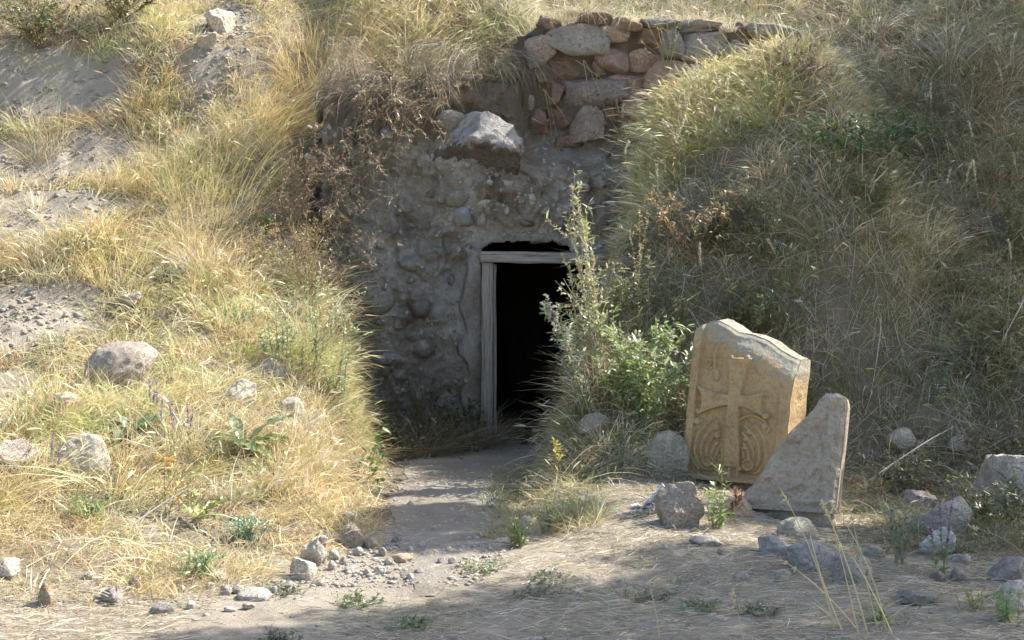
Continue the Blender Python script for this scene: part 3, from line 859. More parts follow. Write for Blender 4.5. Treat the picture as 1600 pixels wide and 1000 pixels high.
K1 = 1.226e-3
def box_patches(front, depth, nu, nv, nw, disp):
    """six patches of a slab: front (u,v), and sides / back swept to the given depth"""
    u = np.linspace(0, 1, nu); v = np.linspace(0, 1, nv)
    U, V = np.meshgrid(u, v, indexing='ij')
    F = front(U, V)
    B = F.copy(); B[..., 1] = depth(U, V)
    w = np.linspace(0, 1, nw)[None, :, None]
    out = [F]
    for e, f in ((F[:, -1], B[:, -1]), (F[-1], B[-1]), (F[0], B[0]), (F[:, 0], B[:, 0])):
        P = e[:, None] * (1 - w) + f[:, None] * w
        out.append(P)
    out.append(B)
    res = [F]
    for k, P in enumerate(out[1:]):
        q = P.reshape(-1, 3)
        nz = disp * fbm(q[:, 0] * 9, q[:, 1] * 9, q[:, 2] * 9, 4, seed=97)
        if k < 4:
            ww = np.sin(np.linspace(0, 1, P.shape[1]) * np.pi)[None, :].repeat(P.shape[0], 0).ravel()
            q = q + np.stack([nz * ww * .5, 0 * nz, nz * ww], -1)
            flip = k in (1, 3)
        else:
            flip = True
        P2 = q.reshape(P.shape)
        res.append(P2[::-1] if False else P2)
    return res

def merge_patches(name, patches, keep0=None):
    Vs, L, S, off, ls = [], [], [], 0, 0
    for i, P in enumerate(patches):
        nu, nv, _ = P.shape
        idx = np.arange(nu * nv).reshape(nu, nv) + off
        q = np.stack([idx[:-1, :-1], idx[1:, :-1], idx[1:, 1:], idx[:-1, 1:]], -1)
        q = q[keep0] if (i == 0 and keep0 is not None) else q.reshape(-1, 4)
        Vs.append(P.reshape(-1, 3)); L.append(q.ravel()); S.append(np.arange(len(q)) * 4 + ls)
        off += nu * nv; ls += len(q) * 4
    me = mesh_np(name, np.concatenate(Vs), np.concatenate(L), np.concatenate(S))
    bm = bmesh.new(); bm.from_mesh(me)
    bmesh.ops.delete(bm, geom=[v for v in bm.verts if not v.link_faces], context='VERTS')
    bmesh.ops.remove_doubles(bm, verts=bm.verts, dist=1e-4)
    bmesh.ops.recalc_face_normals(bm, faces=bm.faces) if keep0 is None else None
    bm.to_mesh(me); bm.free()
    return me

SLAB_ROT = math.radians(-31)
slab = empty('cross_slab', (1.47, 9.36, .0), SLAB_ROT, math.radians(-4))
tag(slab, 'tall ochre stone slab carved with a cross and leaf fronds', 'cross slab')
SC = 1 / .93
def slab_pos(U, V):
    x, y, back = slab_front(U, V)
    h, _ = slab_relief(x, y)
    X = (x - 330) * K1 * SC; Z = (910 - y) * K1 * 1.0
    Y = back - h * (1 - sst(0, .012, U) * 0) + .004 * fbm(x / 30, y / 30, seed=95, octaves=3)
    return np.stack([X, Y, Z + .10], -1)
pt = box_patches(slab_pos, lambda U, V: .31 + .02 * fbm(U * 3, V * 3, seed=96), 200, 290, 26, .035)
uu = (np.linspace(0, 1, 200)[:-1] + np.linspace(0, 1, 200)[1:]) / 2; vv = (np.linspace(0, 1, 290)[:-1] + np.linspace(0, 1, 290)[1:]) / 2
UU, VV = np.meshgrid(uu, vv, indexing='ij')
xx, yy, _ = slab_front(UU, VV)
_, REG = slab_relief(xx, yy)
link('slab_body', merge_patches('slab_body', pt, REG == 0), M_SLAB, slab)
for ident, nm in ((1, 'carved_cross'), (2, 'carved_leaf'), (3, 'carved_leaf'), (4, 'carved_border'), (5, 'carved_lily')):
    if (REG == ident).sum() > 30:
        link(nm, grid_mesh(nm, pt[0], REG == ident), M_SLAB, slab)
# rough unworked foot of the slab
ft = link('slab_foot', rock_mesh('slab_foot', .72, .30, .34, 140, 7, .7, .95, 4, .05, block=True), M_SLAB, slab)
ft.location = (-.02, .20, .0)

frag = empty('carved_fragment', (1.66, 8.27, .0), math.radians(-20), math.radians(-9))
tag(frag, 'broken rose grey carved stone rising to a slanted point', 'carved stone')
K2 = 1.5e-3
LV = np.array([0, .03, .2, .38, .6, .8, .95, 1.0]); LX = np.array([455, 466, 522, 574, 642, 712, 772, 796])
RXv = np.array([0, .3, .6, .9, .96, 1.0]); RX = np.array([838, 850, 862, 872, 866, 842])
def frag_front(U, V):
    l = sinterp(V, LV, LX, .03) + 20 * fbm(V * 7, V * 0, seed=101, octaves=5); r = np.interp(V, RXv, RX)
    x = l + (r - l) * U; y = 852 - 466 * V
    return x, y, l, r
def frag_pos(U, V):
    x, y, l, r = frag_front(U, V)
    h = .014 * edge(x - (r - 62), 8) * edge(r - 12 - x, 8)
    h = h + .005 * (np.sin(y / 9) * np.cos(x / 8) > .1) * edge(x - (r - 52), 6) * edge(r - 22 - x, 6) * edge(y - 520, 12) * edge(700 - y, 12)
    ar = np.abs(np.hypot((x - 600) / 175, (y - 610) / 165) - 1) * 170
    h = h + .010 * edge(9 - ar, 8) * (x > 640) * edge(x - 640, 40) * edge(r - 70 - x, 6)
    h = h + .012 * edge(30 - np.abs(y - 835), 8) * edge(x - 500, 40)
    h = h + .020 * fbm(x / 30, y / 30, seed=102, octaves=5) + .02 * np.clip(fbm(x / 60, y / 60, seed=104, octaves=3), -.5, .1)
    back = .05 * (1 - sst(0, .10, U)) + .02 * (1 - sst(0, .05, 1 - U)) + .035 * (1 - sst(0, .035, 1 - V))
    return np.stack([(x - 690) * K2 * 1.05, back - h, (852 - y) * K2 + .10], -1)
pt = box_patches(frag_pos, lambda U, V: .20 + .02 * fbm(U * 3, V * 3, seed=103) - .03 * V, 120, 190, 22, .03)
FB_U, FB_V = np.meshgrid((np.linspace(0, 1, 120)[:-1] + np.linspace(0, 1, 120)[1:]) / 2, (np.linspace(0, 1, 190)[:-1] + np.linspace(0, 1, 190)[1:]) / 2, indexing='ij')
bx_, by_, bl_, br_ = frag_front(FB_U, FB_V)
BR = (bx_ > br_ - 62) & (bx_ < br_ - 12)
link('fragment_body', merge_patches('fragment_body', pt, ~BR), M_FRAG, frag)
link('carved_border', grid_mesh('carved_border', pt[0], BR), M_FRAG, frag)
ft = link('broken_foot', rock_mesh('broken_foot', .60, .24, .26, 151, 8, .65, .95, 4, .07, block=True), M_FRAG, frag)
ft.location = (-.075, .17, .03)

# ------------------------------------------------------------------ rocks
for i, (lab, x, y, w, h, tint, k) in enumerate(ROCKS):
    rr = random.Random(1200 + i)
    big = w > .18
    h *= .88
    me = rock_mesh('rock', w * 1.08, w * rr.uniform(.7, .95), h * 1.35, 1000 + i, 10 if k == 'a' else 5, .45 if k == 'a' else .72, .85 if k == 'a' else .95, 5 if big else 4, .06 if k == 'a' else .05)
    o = link('rock', me, M_ROCK, tint=tint)
    o.location = (x, y, float(ground_z(x, y)) + h * .22)
    o.rotation_euler = (rr.uniform(-.15, .15), rr.uniform(-.2, .2), rr.uniform(-.5, .5))
    tag(o, lab, 'rock', 'rocks on the bank and the ground')
for i, (x, y, w, h) in enumerate(SMALL_STONES):
    rr = random.Random(1500 + i)
    o = link('small_stone', rock_mesh('small_stone', w, w * rr.uniform(.6, .9), h * 1.4, 1600 + i, 5, .6, .9, 3), M_ROCK, tint=rr.choice([(.50, .45, .38), (.58, .54, .48), (.44, .40, .36), (.52, .47, .42)]))
    o.location = (x, y, float(ground_z(x, y)) + h * .3)
    o.rotation_euler = (rr.uniform(-.2, .2), rr.uniform(-.2, .2), rr.uniform(0, 3))
    lab, grp = (('small loose stone on the path floor inside the hollow', 'small stones on the path floor') if y > 7.55 and x > -.75 else
                ('small pale stone in straw at the foot of the left bank', 'small stones at the bank foot') if x < -1.05 else
                ('small stone flush with the straw right of the path', 'small stones on the straw floor') if x > -.05 else
                ('small pale stone of the loose pile across the path mouth', 'small stones of the path mouth'))
    tag(o, lab, 'stone', grp)

def pebbles(name, label, pts, smin, smax, seed, mat):
    r = np.random.RandomState(seed)
    bm = bmesh.new(); bmesh.ops.create_icosphere(bm, subdivisions=1, radius=1.0)
    co = np.array([v.co[:] for v in bm.verts]); fa = np.array([[v.index for v in f.verts] for f in bm.faces]); bm.free()
    n = len(pts)
    s = smin + (smax - smin) * r.uniform(0, 1, n) ** 6
    C = co[None] * r.uniform(.65, 1.2, (n, len(co), 1)) * (s[:, None] * np.stack([r.uniform(.8, 1.4, n), r.uniform(.8, 1.3, n), r.uniform(.45, .8, n)], -1))[:, None]
    a = r.uniform(0, 6.28, n); ca, sa = np.cos(a)[:, None], np.sin(a)[:, None]
    C = np.stack([C[..., 0] * ca - C[..., 1] * sa, C[..., 0] * sa + C[..., 1] * ca, C[..., 2]], -1)
    z = ground_z(pts[:, 0], pts[:, 1])
    C = C + np.stack([pts[:, 0], pts[:, 1], z + s * .2], -1)[:, None]
    Fa = (fa[None] + (np.arange(n) * len(co))[:, None, None]).reshape(-1, 3)
    o = link(name, mesh_np(name, C.reshape(-1, 3), Fa.ravel(), np.arange(len(Fa)) * 3), mat, smooth=False, tint=(.54, .49, .43))
    tag(o, label, 'gravel', kind='stuff')
    return o
r = np.random.RandomState(77)
n = 6500
py_ = 6.9 + 5.3 * r.uniform(0, 1, n) ** 1.3
t_ = r.uniform(-.06, 1.06, n)
pxl = np.interp(py_, [6.7, 7.4, 8.2, 9.5, 10.5, 11.5, 12.3], [-1.2, -.95, -.70, -.80, -.88, -1.0, -.2]); pxr = np.interp(py_, [6.7, 7.4, 8.2, 9.5, 10.5, 11.5, 12.3], [-.2, -.10, .04, .08, .22, .45, .6])
pebbles('path_gravel', 'loose grey brown gravel scattered over the path', np.stack([pxl + (pxr - pxl) * t_, py_], -1), .004, .020, 78, M_ROCK)
ang = r.uniform(0, 6.28, 1500); rad = r.uniform(0, 1, 1500) ** .8
pebbles('scree_gravel', 'pale gravel scree spilling down the left bank', np.stack([-3.5 + rad * np.cos(ang) * .75, 10.05 + rad * np.sin(ang) * .7], -1), .004, .028, 79, M_ROCK)
ang = r.uniform(0, 6.28, 1100); rad = np.sqrt(r.uniform(0, 1, 1100))
pebbles('trail_gravel', 'pale grit and crumbs on the bare earth ledges', np.concatenate([np.stack([-3.9 + rad * np.cos(ang) * .9, 11.9 + rad * np.sin(ang) * .9], -1), np.stack([-2.85 + rad * np.cos(ang) * .4, 13.4 + rad * np.sin(ang) * .8], -1)]), .005, .03, 80, M_ROCK)
n = 700
pebbles('clod_crumbs', 'crumbling clods on the steep bare earth of the left bank', np.stack([-4.3 + .9 * r.uniform(-1, 1, n), 12.95 + .45 * r.uniform(-1, 1, n)], -1), .004, .035, 82, M_CLOD)
n = 1600
pebbles('ground_grit', 'scattered grit on the straw covered flat ground', np.stack([r.uniform(-2.6, 3.2, n), r.uniform(5.2, 8.6, n)], -1), .003, .016, 81, M_ROCK)

# ------------------------------------------------------------------ plants: strips and tubes in numpy
class Strips:
    def __init__(s): s.V, s.L, s.S, s.C, s.nv, s.nl = [], [], [], [], 0, 0
    def _add(s, V, q, sizes, C):
        s.V.append(V); s.C.append(C)
        s.L.append(q + s.nv); st = np.concatenate([[0], np.cumsum(sizes)[:-1]]) + s.nl
        s.S.append(st); s.nv += len(V); s.nl += len(q)
    def ribbons(s, P, D, L, W, B, col, nseg=3, side=None, leaf=False, rng=None):
        n = len(P)
        if n == 0: return
        L = np.broadcast_to(L, (n,)); W = np.broadcast_to(W, (n,))
        col = np.broadcast_to(col, (n, 3))
        if side is None:
            side = unit(np.cross(D, rng.normal(size=(n, 3))))
        t = np.linspace(0, 1, nseg + 1)
        ctr = P[:, None] + D[:, None] * (L[:, None] * t)[..., None] + B[:, None] * (L[:, None] * t ** 2)[..., None]
        pw = (np.sin(np.pi * np.clip(.14 + .86 * t, 0, 1)) if leaf else 1 - .72 * t)
        off = side[:, None] * (W[:, None] * pw * .5)[..., None]
        a = ctr[:, :-1] - off[:, :-1]; b = ctr[:, :-1] + off[:, :-1]
        V = np.concatenate([np.stack([a, b], 2).reshape(n, -1, 3), ctr[:, -1:]], 1)
        m = 2 * nseg + 1
        pat = []; sizes = []
        for k in range(nseg - 1): pat += [2 * k, 2 * k + 1, 2 * k + 3, 2 * k + 2]; sizes.append(4)
        pat += [2 * nseg - 2, 2 * nseg - 1, 2 * nseg]; sizes.append(3)
        q = (np.array(pat)[None] + (np.arange(n) * m)[:, None]).ravel()
        s._add(V.reshape(-1, 3), q, np.tile(sizes, n), np.repeat(col, m, 0))
    def tubes(s, P, D, L, R, B, col, nseg=4, ns=3):
        n = len(P)
        if n == 0: return
        L = np.broadcast_to(L, (n,)); R = np.broadcast_to(R, (n,)); col = np.broadcast_to(col, (n, 3))
        t = np.linspace(0, 1, nseg + 1)
        ctr = P[:, None] + D[:, None] * (L[:, None] * t)[..., None] + B[:, None] * (L[:, None] * t ** 2)[..., None]
        e1 = unit(np.cross(D, np.array([.31, .87, .39]))); e2 = unit(np.cross(D, e1))
        an = np.arange(ns) / ns * 2 * np.pi
        ring = e1[:, None] * np.cos(an)[None, :, None] + e2[:, None] * np.sin(an)[None, :, None]
        V = ctr[:, :, None] + ring[:, None] * (R[:, None] * (1 - .65 * t))[:, :, None, None]
        m = (nseg + 1) * ns; pat = []
        for k in range(nseg):
            for j in range(ns):
                j2 = (j + 1) % ns
                pat += [k * ns + j, k * ns + j2, (k + 1) * ns + j2, (k + 1) * ns + j]
        q = (np.array(pat)[None] + (np.arange(n) * m)[:, None]).ravel()
        s._add(V.reshape(-1, 3), q, np.full(n * nseg * ns, 4), np.repeat(col, m, 0))
    def mesh(s, name):
        return mesh_np(name, np.concatenate(s.V), np.concatenate(s.L), np.concatenate(s.S), np.concatenate(s.C))
    def __bool__(s): return bool(s.V)

def tz(x, y): return float(ground_z(x, y))

def pal(rng, n, cols, w, jit=.14):
    c = np.array(cols)[rng.choice(len(cols), n, p=np.array(w) / sum(w))]
    return np.clip(c * (1 + rng.normal(0, jit, (n, 1))) * (1 + rng.normal(0, .04, (n, 3))), .01, .9)

STRAW = [(.70, .57, .31), (.76, .65, .41), (.58, .46, .24), (.50, .50, .22), (.38, .27, .14), (.80, .72, .53)]
W_SUN = [4, 3.5, 2, 1.3, .9, 2]
DULL = [(.54, .47, .30), (.40, .37, .21), (.27, .30, .13), (.64, .57, .41), (.24, .18, .11), (.78, .72, .58)]  # pale last tone puts sun highlights into the strand colours
W_DULL = [3, 2.3, 2.7, 2.3, 2.2, 2.4]

def bare(x, y):
    b = np.zeros_like(x)
    nz = .35 * fbm(x * 2.5, y * 2.5, seed=111, octaves=3)
    for (cx, cy, rx, ry) in ELL:
        b = np.maximum(b, 1 - sst(.75, 1.15, np.hypot((x - cx) / rx, (y - cy) / ry) + nz))
    return b

def hollow(x, y):
    xl = np.interp(y, XL_Y, XL_X); xr = np.interp(y, XR_Y, XR_X)
    return np.maximum(np.maximum((xl - x), (x - xr)), (y - 12.42))       # > 0 outside the hollow

SOLID = [(x, y, w * .5) for (_, x, y, w, h, t, k) in ROCKS] + [(1.47, 9.45, .34), (1.66, 8.35, .27), (-2.30, 8.38, .26), (-1.60, 8.40, .26), (-1.98, 8.16, .12)]
def clear_of_rocks(x, y, f=.8):
    ok = np.ones(len(x), bool)
    for (cx, cy, r) in SOLID: ok &= np.hypot(x - cx, (y - cy)) > r * f
    return ok

def slope_at(x, y, e=.08):
    return (ground_z(x + e, y) - ground_z(x - e, y)) / (2 * e), (ground_z(x, y + e) - ground_z(x, y - e)) / (2 * e)

def sample(n, ylo, yhi, dens, rng, margin=1.13):
    """points over the part of the plan seen from the path side, thinned by dens and weighted by slope area"""
    out = []; got = 0
    while got < n:
        m = 60000
        y = rng.uniform(ylo, yhi, m); x = rng.uniform(-1, 1, m) * (.364 * yhi * margin + .3)
        ok = np.abs(x) < .364 * y * margin + .3
        x, y = x[ok], y[ok]
        gx_, gy_ = slope_at(x, y)
        area = np.sqrt(1 + np.minimum(gx_ ** 2 + gy_ ** 2, 4.0)) / 2.24
        ok = rng.uniform(0, 1, len(x)) < area * dens(x, y)
        out.append(np.stack([x[ok], y[ok]], -1)); got += ok.sum()
    return np.concatenate(out)[:n]

def tufts(st, centres, rng, blades, lmin, lmax, width, cols, wts, radius=.07, fan=.45, droop=.45, comb=(0, 0), seeds=.06, up=1.0, gate=None, jit=.12, nseg=3):
    """grass as tufts: every tuft has its own length, colour and lean, its blades fan out and bow over"""
    nt_ = len(centres); k = np.maximum(3, (blades * rng.uniform(.5, 1.5, nt_)).astype(int))
    tid = np.repeat(np.arange(nt_), k); n = len(tid)
    ra = radius * rng.uniform(.5, 1.5, nt_)
    a = rng.uniform(0, 2 * np.pi, n); r = np.sqrt(rng.uniform(0, 1, n))
    x = centres[tid, 0] + ra[tid] * r * np.cos(a); y = centres[tid, 1] + ra[tid] * r * np.sin(a)
    ok = clear_of_rocks(x, y, .58) & (hollow(x, y) > -.02) if gate is None else gate(x, y)
    x, y, a, r, tid = x[ok], y[ok], a[ok], r[ok], tid[ok]; n = len(x)
    gx_, gy_ = slope_at(centres[:, 0], centres[:, 1])
    g = np.stack([gx_, gy_], -1); gl = np.linalg.norm(g, axis=1, keepdims=True); dn = (-g / np.maximum(gl, .15) * np.minimum(gl, 1.2))
    tl = rng.uniform(0, 1, nt_) ** 1.3
    big = .75 + .5 * fbm(centres[:, 0] * 1.3, centres[:, 1] * 1.3, seed=121, octaves=2)
    TL = (lmin + (lmax - lmin) * tl) * big
    lean = rng.normal(0, .27, (nt_, 2)) + dn * .06 + np.array(comb) * .5
    L = TL[tid] * rng.uniform(.45, 1.15, n) * (.5 + .5 * sst(.0, .55, np.abs(hollow(x, y))))
    f = fan * r * rng.uniform(.4, 1.3, n)
    D = unit(np.stack([lean[tid, 0] + f * np.cos(a) + rng.normal(0, .10, n), lean[tid, 1] + f * np.sin(a) + rng.normal(0, .10, n), np.full(n, up)], -1))
    B = np.stack([lean[tid, 0] * .8 + .45 * f * np.cos(a) + rng.normal(0, .12, n), lean[tid, 1] * .8 + .45 * f * np.sin(a) + rng.normal(0, .12, n), -np.abs(rng.normal(droop, .5 * droop, n))], -1)
    P = np.stack([x, y, ground_z(x, y) - .012], -1)
    tc = pal(rng, nt_, cols, wts, .16)
    pg = fbm(centres[:, 0] * 1.1 + 5, centres[:, 1] * 1.1, seed=141, octaves=3)
    tc = np.where(((pg > .15) & (rng.uniform(0, 1, nt_) < .22))[:, None], tc * np.array([.74, .95, .60]), tc)
    tc = np.where(((pg < -.2) & (rng.uniform(0, 1, nt_) < .4))[:, None], tc * np.array([.97, .88, .78]), tc)
    col = np.clip(tc[tid] * (1 + rng.normal(0, jit, (n, 1))), .01, .88)
    st.ribbons(P, D, L, width * rng.uniform(.6, 1.4, n), B, col, nseg, rng=rng)
    q = np.where((rng.uniform(0, 1, n) < seeds) & (L > .14))[0]
    if len(q):
        tip = P[q] + D[q] * (L[q] * .75)[:, None] + B[q] * (L[q] * .56)[:, None]
        td = unit(D[q] + 1.5 * B[q])
        for _ in range(2):
            st.ribbons(tip, unit(td + rng.normal(0, .10, (len(q), 3))), np.minimum(L[q] * .32, .09), rng.uniform(.004, .009, len(q)), B[q] * .3, np.clip(col[q] * 1.1 + .04, 0, .85), 3, leaf=True, rng=rng)

def litter(st, p, rng, lmin, lmax, width, cols, wts, tilt=.22, aim=None, seg=2, arch=.10):
    n = len(p); ok = clear_of_rocks(p[:, 0], p[:, 1], .7); p = p[ok]; n = len(p)
    gx_, gy_ = slope_at(p[:, 0], p[:, 1])
    a = rng.uniform(0, 2 * np.pi, n) if aim is None else rng.normal(aim, .75, n) + np.pi * (rng.uniform(0, 1, n) < .5)
    D = np.stack([np.cos(a), np.sin(a), gx_ * np.cos(a) + gy_ * np.sin(a) + np.abs(rng.normal(0, tilt, n))], -1); D = unit(D)
    P = np.stack([p[:, 0], p[:, 1], ground_z(p[:, 0], p[:, 1]) + rng.uniform(.0, .014, n)], -1)
    B = np.stack([rng.normal(0, .15, n), rng.normal(0, .15, n), -arch * np.ones(n)], -1)
    st.ribbons(P, D, lmin + (lmax - lmin) * rng.uniform(0, 1, n) ** 2, width * rng.uniform(.6, 1.4, n), B, pal(rng, n, cols, wts), seg, rng=rng)

def stuff(name, st, mat, label, cat):
    o = link(name, st.mesh(name), mat, smooth=False); tag(o, label, cat, kind='stuff'); return o

def gaps(x, y, th=.0, seed=151, f=1.9):
    return sst(th - .35, th + .1, fbm(x * f, y * f, seed=seed, octaves=3))

# left bank, in the sun
rng = np.random.RandomState(5)
def d_left(x, y):
    f = np.interp(x, FOOT_X, FOOT_Y)
    return (x < .1) * (hollow(x, y) > .0) * sst(-.5, .25, y - f) * (1 - .96 * bare(x, y)) * (.30 + .70 * gaps(x, y, -.12))
st = Strips()
p = sample(8200, 6.0, 15.0, lambda x, y: d_left(x, y), rng)
tufts(st, p, rng, 16, .10, .32, .0048, STRAW, W_SUN, .065, .8, .34, (.06, -.03), .09, nseg=2)
p = sample(900, 6.4, 15.0, lambda x, y: d_left(x, y) * sst(.0, .3, fbm(x * 1.4, y * 1.4, seed=201, octaves=2)), rng)
tufts(st, p, rng, 34, .28, .56, .0046, STRAW, W_SUN, .09, .55, .40, (.12, -.06), .12)
p = sample(42000, 6.0, 15.0, d_left, rng)
litter(st, p, rng, .04, .17, .0045, STRAW + [(.26, .20, .12), (.18, .135, .08)], [3, 2, 2, .4, 2, 2, 2, 1.5])  # the two added browns put some shade between tufts into the colour
p = sample(13000, 6.2, 15.0, d_left, rng)
litter(st, p, rng, .16, .50, .0044, STRAW, [3, 3, 1.5, 1, .8, 3], .6, seg=4, arch=.40)
steep = lambda x, y: sst(.9, 1.5, np.hypot(*slope_at(x, y)))
p = sample(700, 8.2, 12.7, lambda x, y: steep(x, y) * (x < -.6) * (x > -2.4) * (hollow(x, y) > -.05) * (y < 12.3), rng)
tufts(st, p, rng, 22, .12, .36, .0046, [(.50, .40, .23), (.38, .29, .17), (.60, .50, .32), (.28, .25, .12)], [3, 3, 2, 1.5], .09, .9, .7, (.10, -.08), .06)
stuff('dry_grass', st, M_GRASS, 'golden dry grass covering the sunlit left bank', 'grass')

# right bank
def d_gold(x, y):
    q = np.hypot((x - 1.75) / 1.0, (y - 12.15) / .55); q2 = np.hypot((x - 1.0) / .5, (y - 11.8) / .5)
    return (1 - sst(.6, 1.1, np.minimum(q, q2))) * (y < 12.42)
def d_right(x, y):
    f = np.interp(x, FOOT_X, FOOT_Y)
    return (x > -.1) * (hollow(x, y) > .0) * sst(-.25, .35, y - f) * (.55 + .45 * gaps(x, y, -.2, 161)) * np.where((x > .1) & (x < 2.3) & (y > 12.45) & (y < 12.95), .0, 1) * (1 - .75 * d_gold(x, y))
st = Strips()
p = sample(7600, 8.3, 15.0, d_right, rng)
tufts(st, p, rng, 15, .12, .36, .0050, DULL, W_DULL, .07, .8, .45, (-.05, -.05), .06, nseg=2)
p = sample(1500, 9.4, 15.0, lambda x, y: d_right(x, y) * sst(.0, .3, fbm(x * 1.4, y * 1.4, seed=202, octaves=2)), rng)
tufts(st, p, rng, 30, .32, .62, .0048, DULL, W_DULL, .10, .8, .5, (-.08, -.05), .08)
p = sample(15000, 8.6, 15.0, d_right, rng)
litter(st, p, rng, .22, .66, .0052, DULL, [3, 2, 1, 3, 1.6, 3.4], .6, seg=4, arch=.42)
p = sample(40000, 8.3, 15.0, d_right, rng)
litter(st, p, rng, .04, .17, .0044, [(.20, .15, .095), (.29, .235, .15), (.40, .33, .22), (.14, .105, .07)], [3, 3, 1.5, 2])  # decayed brown thatch, darkened to paint the shadow gaps between tufts
p = sample(700, 8.6, 12.4, lambda x, y: steep(x, y) * (1 - .8 * d_gold(x, y)) * (x > -.1) * (x < 2.2) * (hollow(x, y) > -.05) * (y < 12.25), rng)
tufts(st, p, rng, 22, .12, .38, .0048, DULL, W_DULL, .09, .9, .6, (-.08, -.06), .06)
stuff('bank_grass', st, M_GRASS, 'dull green and straw grass covering the right bank', 'grass')

# rank weeds and grass round the boulders at the foot of the right bank and round the carved slabs
d_foot = lambda x, y: sst(1.75, 2.3, x + .3 * fbm(x * 2, y * 2, seed=221)) * sst(7.3, 7.9, y + .35 * fbm(x * 2.2, y * 2.2, seed=222)) * (y < 9.9) + .55 * (1 - sst(.55, .8, np.hypot((x - 1.5) / 1.0, (y - 9.0) / .75))) * (y < 9.9)
st = Strips()
p = sample(1500, 7.2, 9.9, d_foot, rng)
tufts(st, p, rng, 14, .08, .26, .0046, [(.34, .30, .18), (.24, .24, .11), (.17, .20, .09), (.50, .44, .30), (.20, .15, .10)], [3, 3, 3, 2, 2], .07, .9, .45, (0, 0), .04, nseg=2, gate=lambda x, y: clear_of_rocks(x, y, .75))
p = sample(9000, 7.0, 9.9, d_foot, rng)
litter(st, p, rng, .04, .22, .0042, [(.20, .15, .10), (.30, .25, .16), (.44, .37, .25), (.13, .12, .07)], [3, 3, 2, 2], .35, seg=3, arch=.3)
d_edge = lambda x, y: ((x > -.16) & (x < .5) & (y > 7.85) & (y < 10.2) & (x > -.14 + .06 * fbm(y * 3, y * 0, seed=231) + .05 * np.maximum(0, y - 8.8))) * 1.0
p = sample(420, 7.9, 10.2, d_edge, rng)
tufts(st, p, rng, 22, .18, .48, .0046, [(.50, .45, .26), (.34, .34, .16), (.24, .27, .12), (.60, .53, .36)], [3, 3, 2, 2], .06, .8, .4, (-.05, -.05), .05, gate=lambda x, y: clear_of_rocks(x, y, .75))
d_back = lambda x, y: ((y > 10.9 + .5 * fbm(x * 2.5, y * 2.5, seed=233)) & (y < 12.12) & (x > -1.6) & (x < -.12 - .9 * np.maximum(0, 11.7 - y))) * 1.0
p = sample(620, 10.8, 12.12, d_back, rng)
tufts(st, p, rng, 20, .30, .72, .0046, [(.30, .25, .16), (.22, .20, .11), (.40, .33, .21), (.16, .15, .08)], [3, 3, 2, 2], .08, .9, .45, (0, 0), .04, gate=lambda x, y: y < 12.13)
stuff('foot_grass', st, M_GRASS, 'rank dull grass at the foot of the right bank, the slabs and the doorway wall', 'grass')

# golden shoulder of the right bank, sunlit brightness partly put into the blade colours
st = Strips()
p = sample(1000, 11.0, 12.5, d_gold, rng)
tufts(st, p, rng, 30, .26, .48, .0044, [(.78, .63, .36), (.68, .56, .30), (.84, .75, .54), (.54, .50, .22)], [4, 2, 3.5, .3], .10, .8, .42, (-.18, -.10), .16)
stuff('shoulder_grass', st, M_GRASS, 'golden green tussocky grass on the shoulder below the rubble wall', 'grass')

# turf above the doorway and hanging from its edge
st = Strips()
d_top = lambda x, y: ((x > -1.9) & (x < .35) & (y > 12.45)) * 1.0
p = sample(900, 12.4, 15.0, d_top, rng)
tufts(st, p, rng, 20, .14, .40, .0044, [(.56, .46, .25), (.42, .36, .20), (.62, .55, .36), (.32, .26, .15)], [3, 3, 2, 2], .08, .6, .65, (.05, -.30), .05)
n = 6500
x = rng.uniform(-1.65, .30, n); z = rng.uniform(2.60, 3.45, n)
z = np.where(x > -.55, z, z + .10)
okh = fbm(x * 2.6, z * 2.6, seed=171, octaves=2) > -.12; x, z = x[okh], z[okh]; n = len(x)
P = np.stack([x, facade_y(x, z) - .01, z], -1)
kk = 2.5 * fbm(x * 2, z * 2, seed=173, octaves=2)
D = unit(np.stack([rng.normal(0, .25, n) + .7 * np.sin(kk * 2), -np.abs(rng.normal(.6, .25, n)), rng.normal(.0, .3, n)], -1))
B = np.stack([rng.normal(0, .2, n), rng.normal(.1, .15, n), -np.abs(rng.normal(.9, .25, n))], -1)
st.ribbons(P, D, rng.uniform(.10, .34, n), rng.uniform(.0025, .0045, n), B, pal(rng, n, [(.42, .36, .24), (.30, .25, .17), (.52, .47, .36), (.22, .16, .11)], [3, 3, 1.5, 2]), 3, rng=rng)
stuff('hanging_grass', st, M_GRASS, 'grey dry grass hanging from the turf edge over the doorway', 'grass')

# straw floor in front
def d_floor(x, y):
    f = np.interp(x, FOOT_X, FOOT_Y)
    onpath = (1 - sst(.0, .25, np.maximum(np.interp(y, [6.2, 7.4, 8.2, 12], [-1.3, -.85, -.7, -1]) - x, x - np.interp(y, [6.2, 7.4, 8.2, 12], [-.9, -.2, .02, .5]))))
    return (y < f + .15) * (1 - .9 * onpath) * (.25 + .75 * gaps(x, y, -.1, 181, 1.6))
st = Strips()
p = sample(46000, 5.1, 9.6, d_floor, rng)
litter(st, p, rng, .03, .17, .0036, [(.60, .52, .37), (.49, .42, .30), (.70, .63, .50), (.35, .29, .21)], [3, 3, 2.4, 1.8], .12, .15)
stuff('straw_litter', st, M_GRASS, 'trampled straw lying on the flat ground', 'straw')
st = Strips()
p = sample(900, 5.1, 9.4, lambda x, y: d_floor(x, y) * sst(-.05, .35, fbm(x * 1.3, y * 1.6, seed=191, octaves=3)), rng)
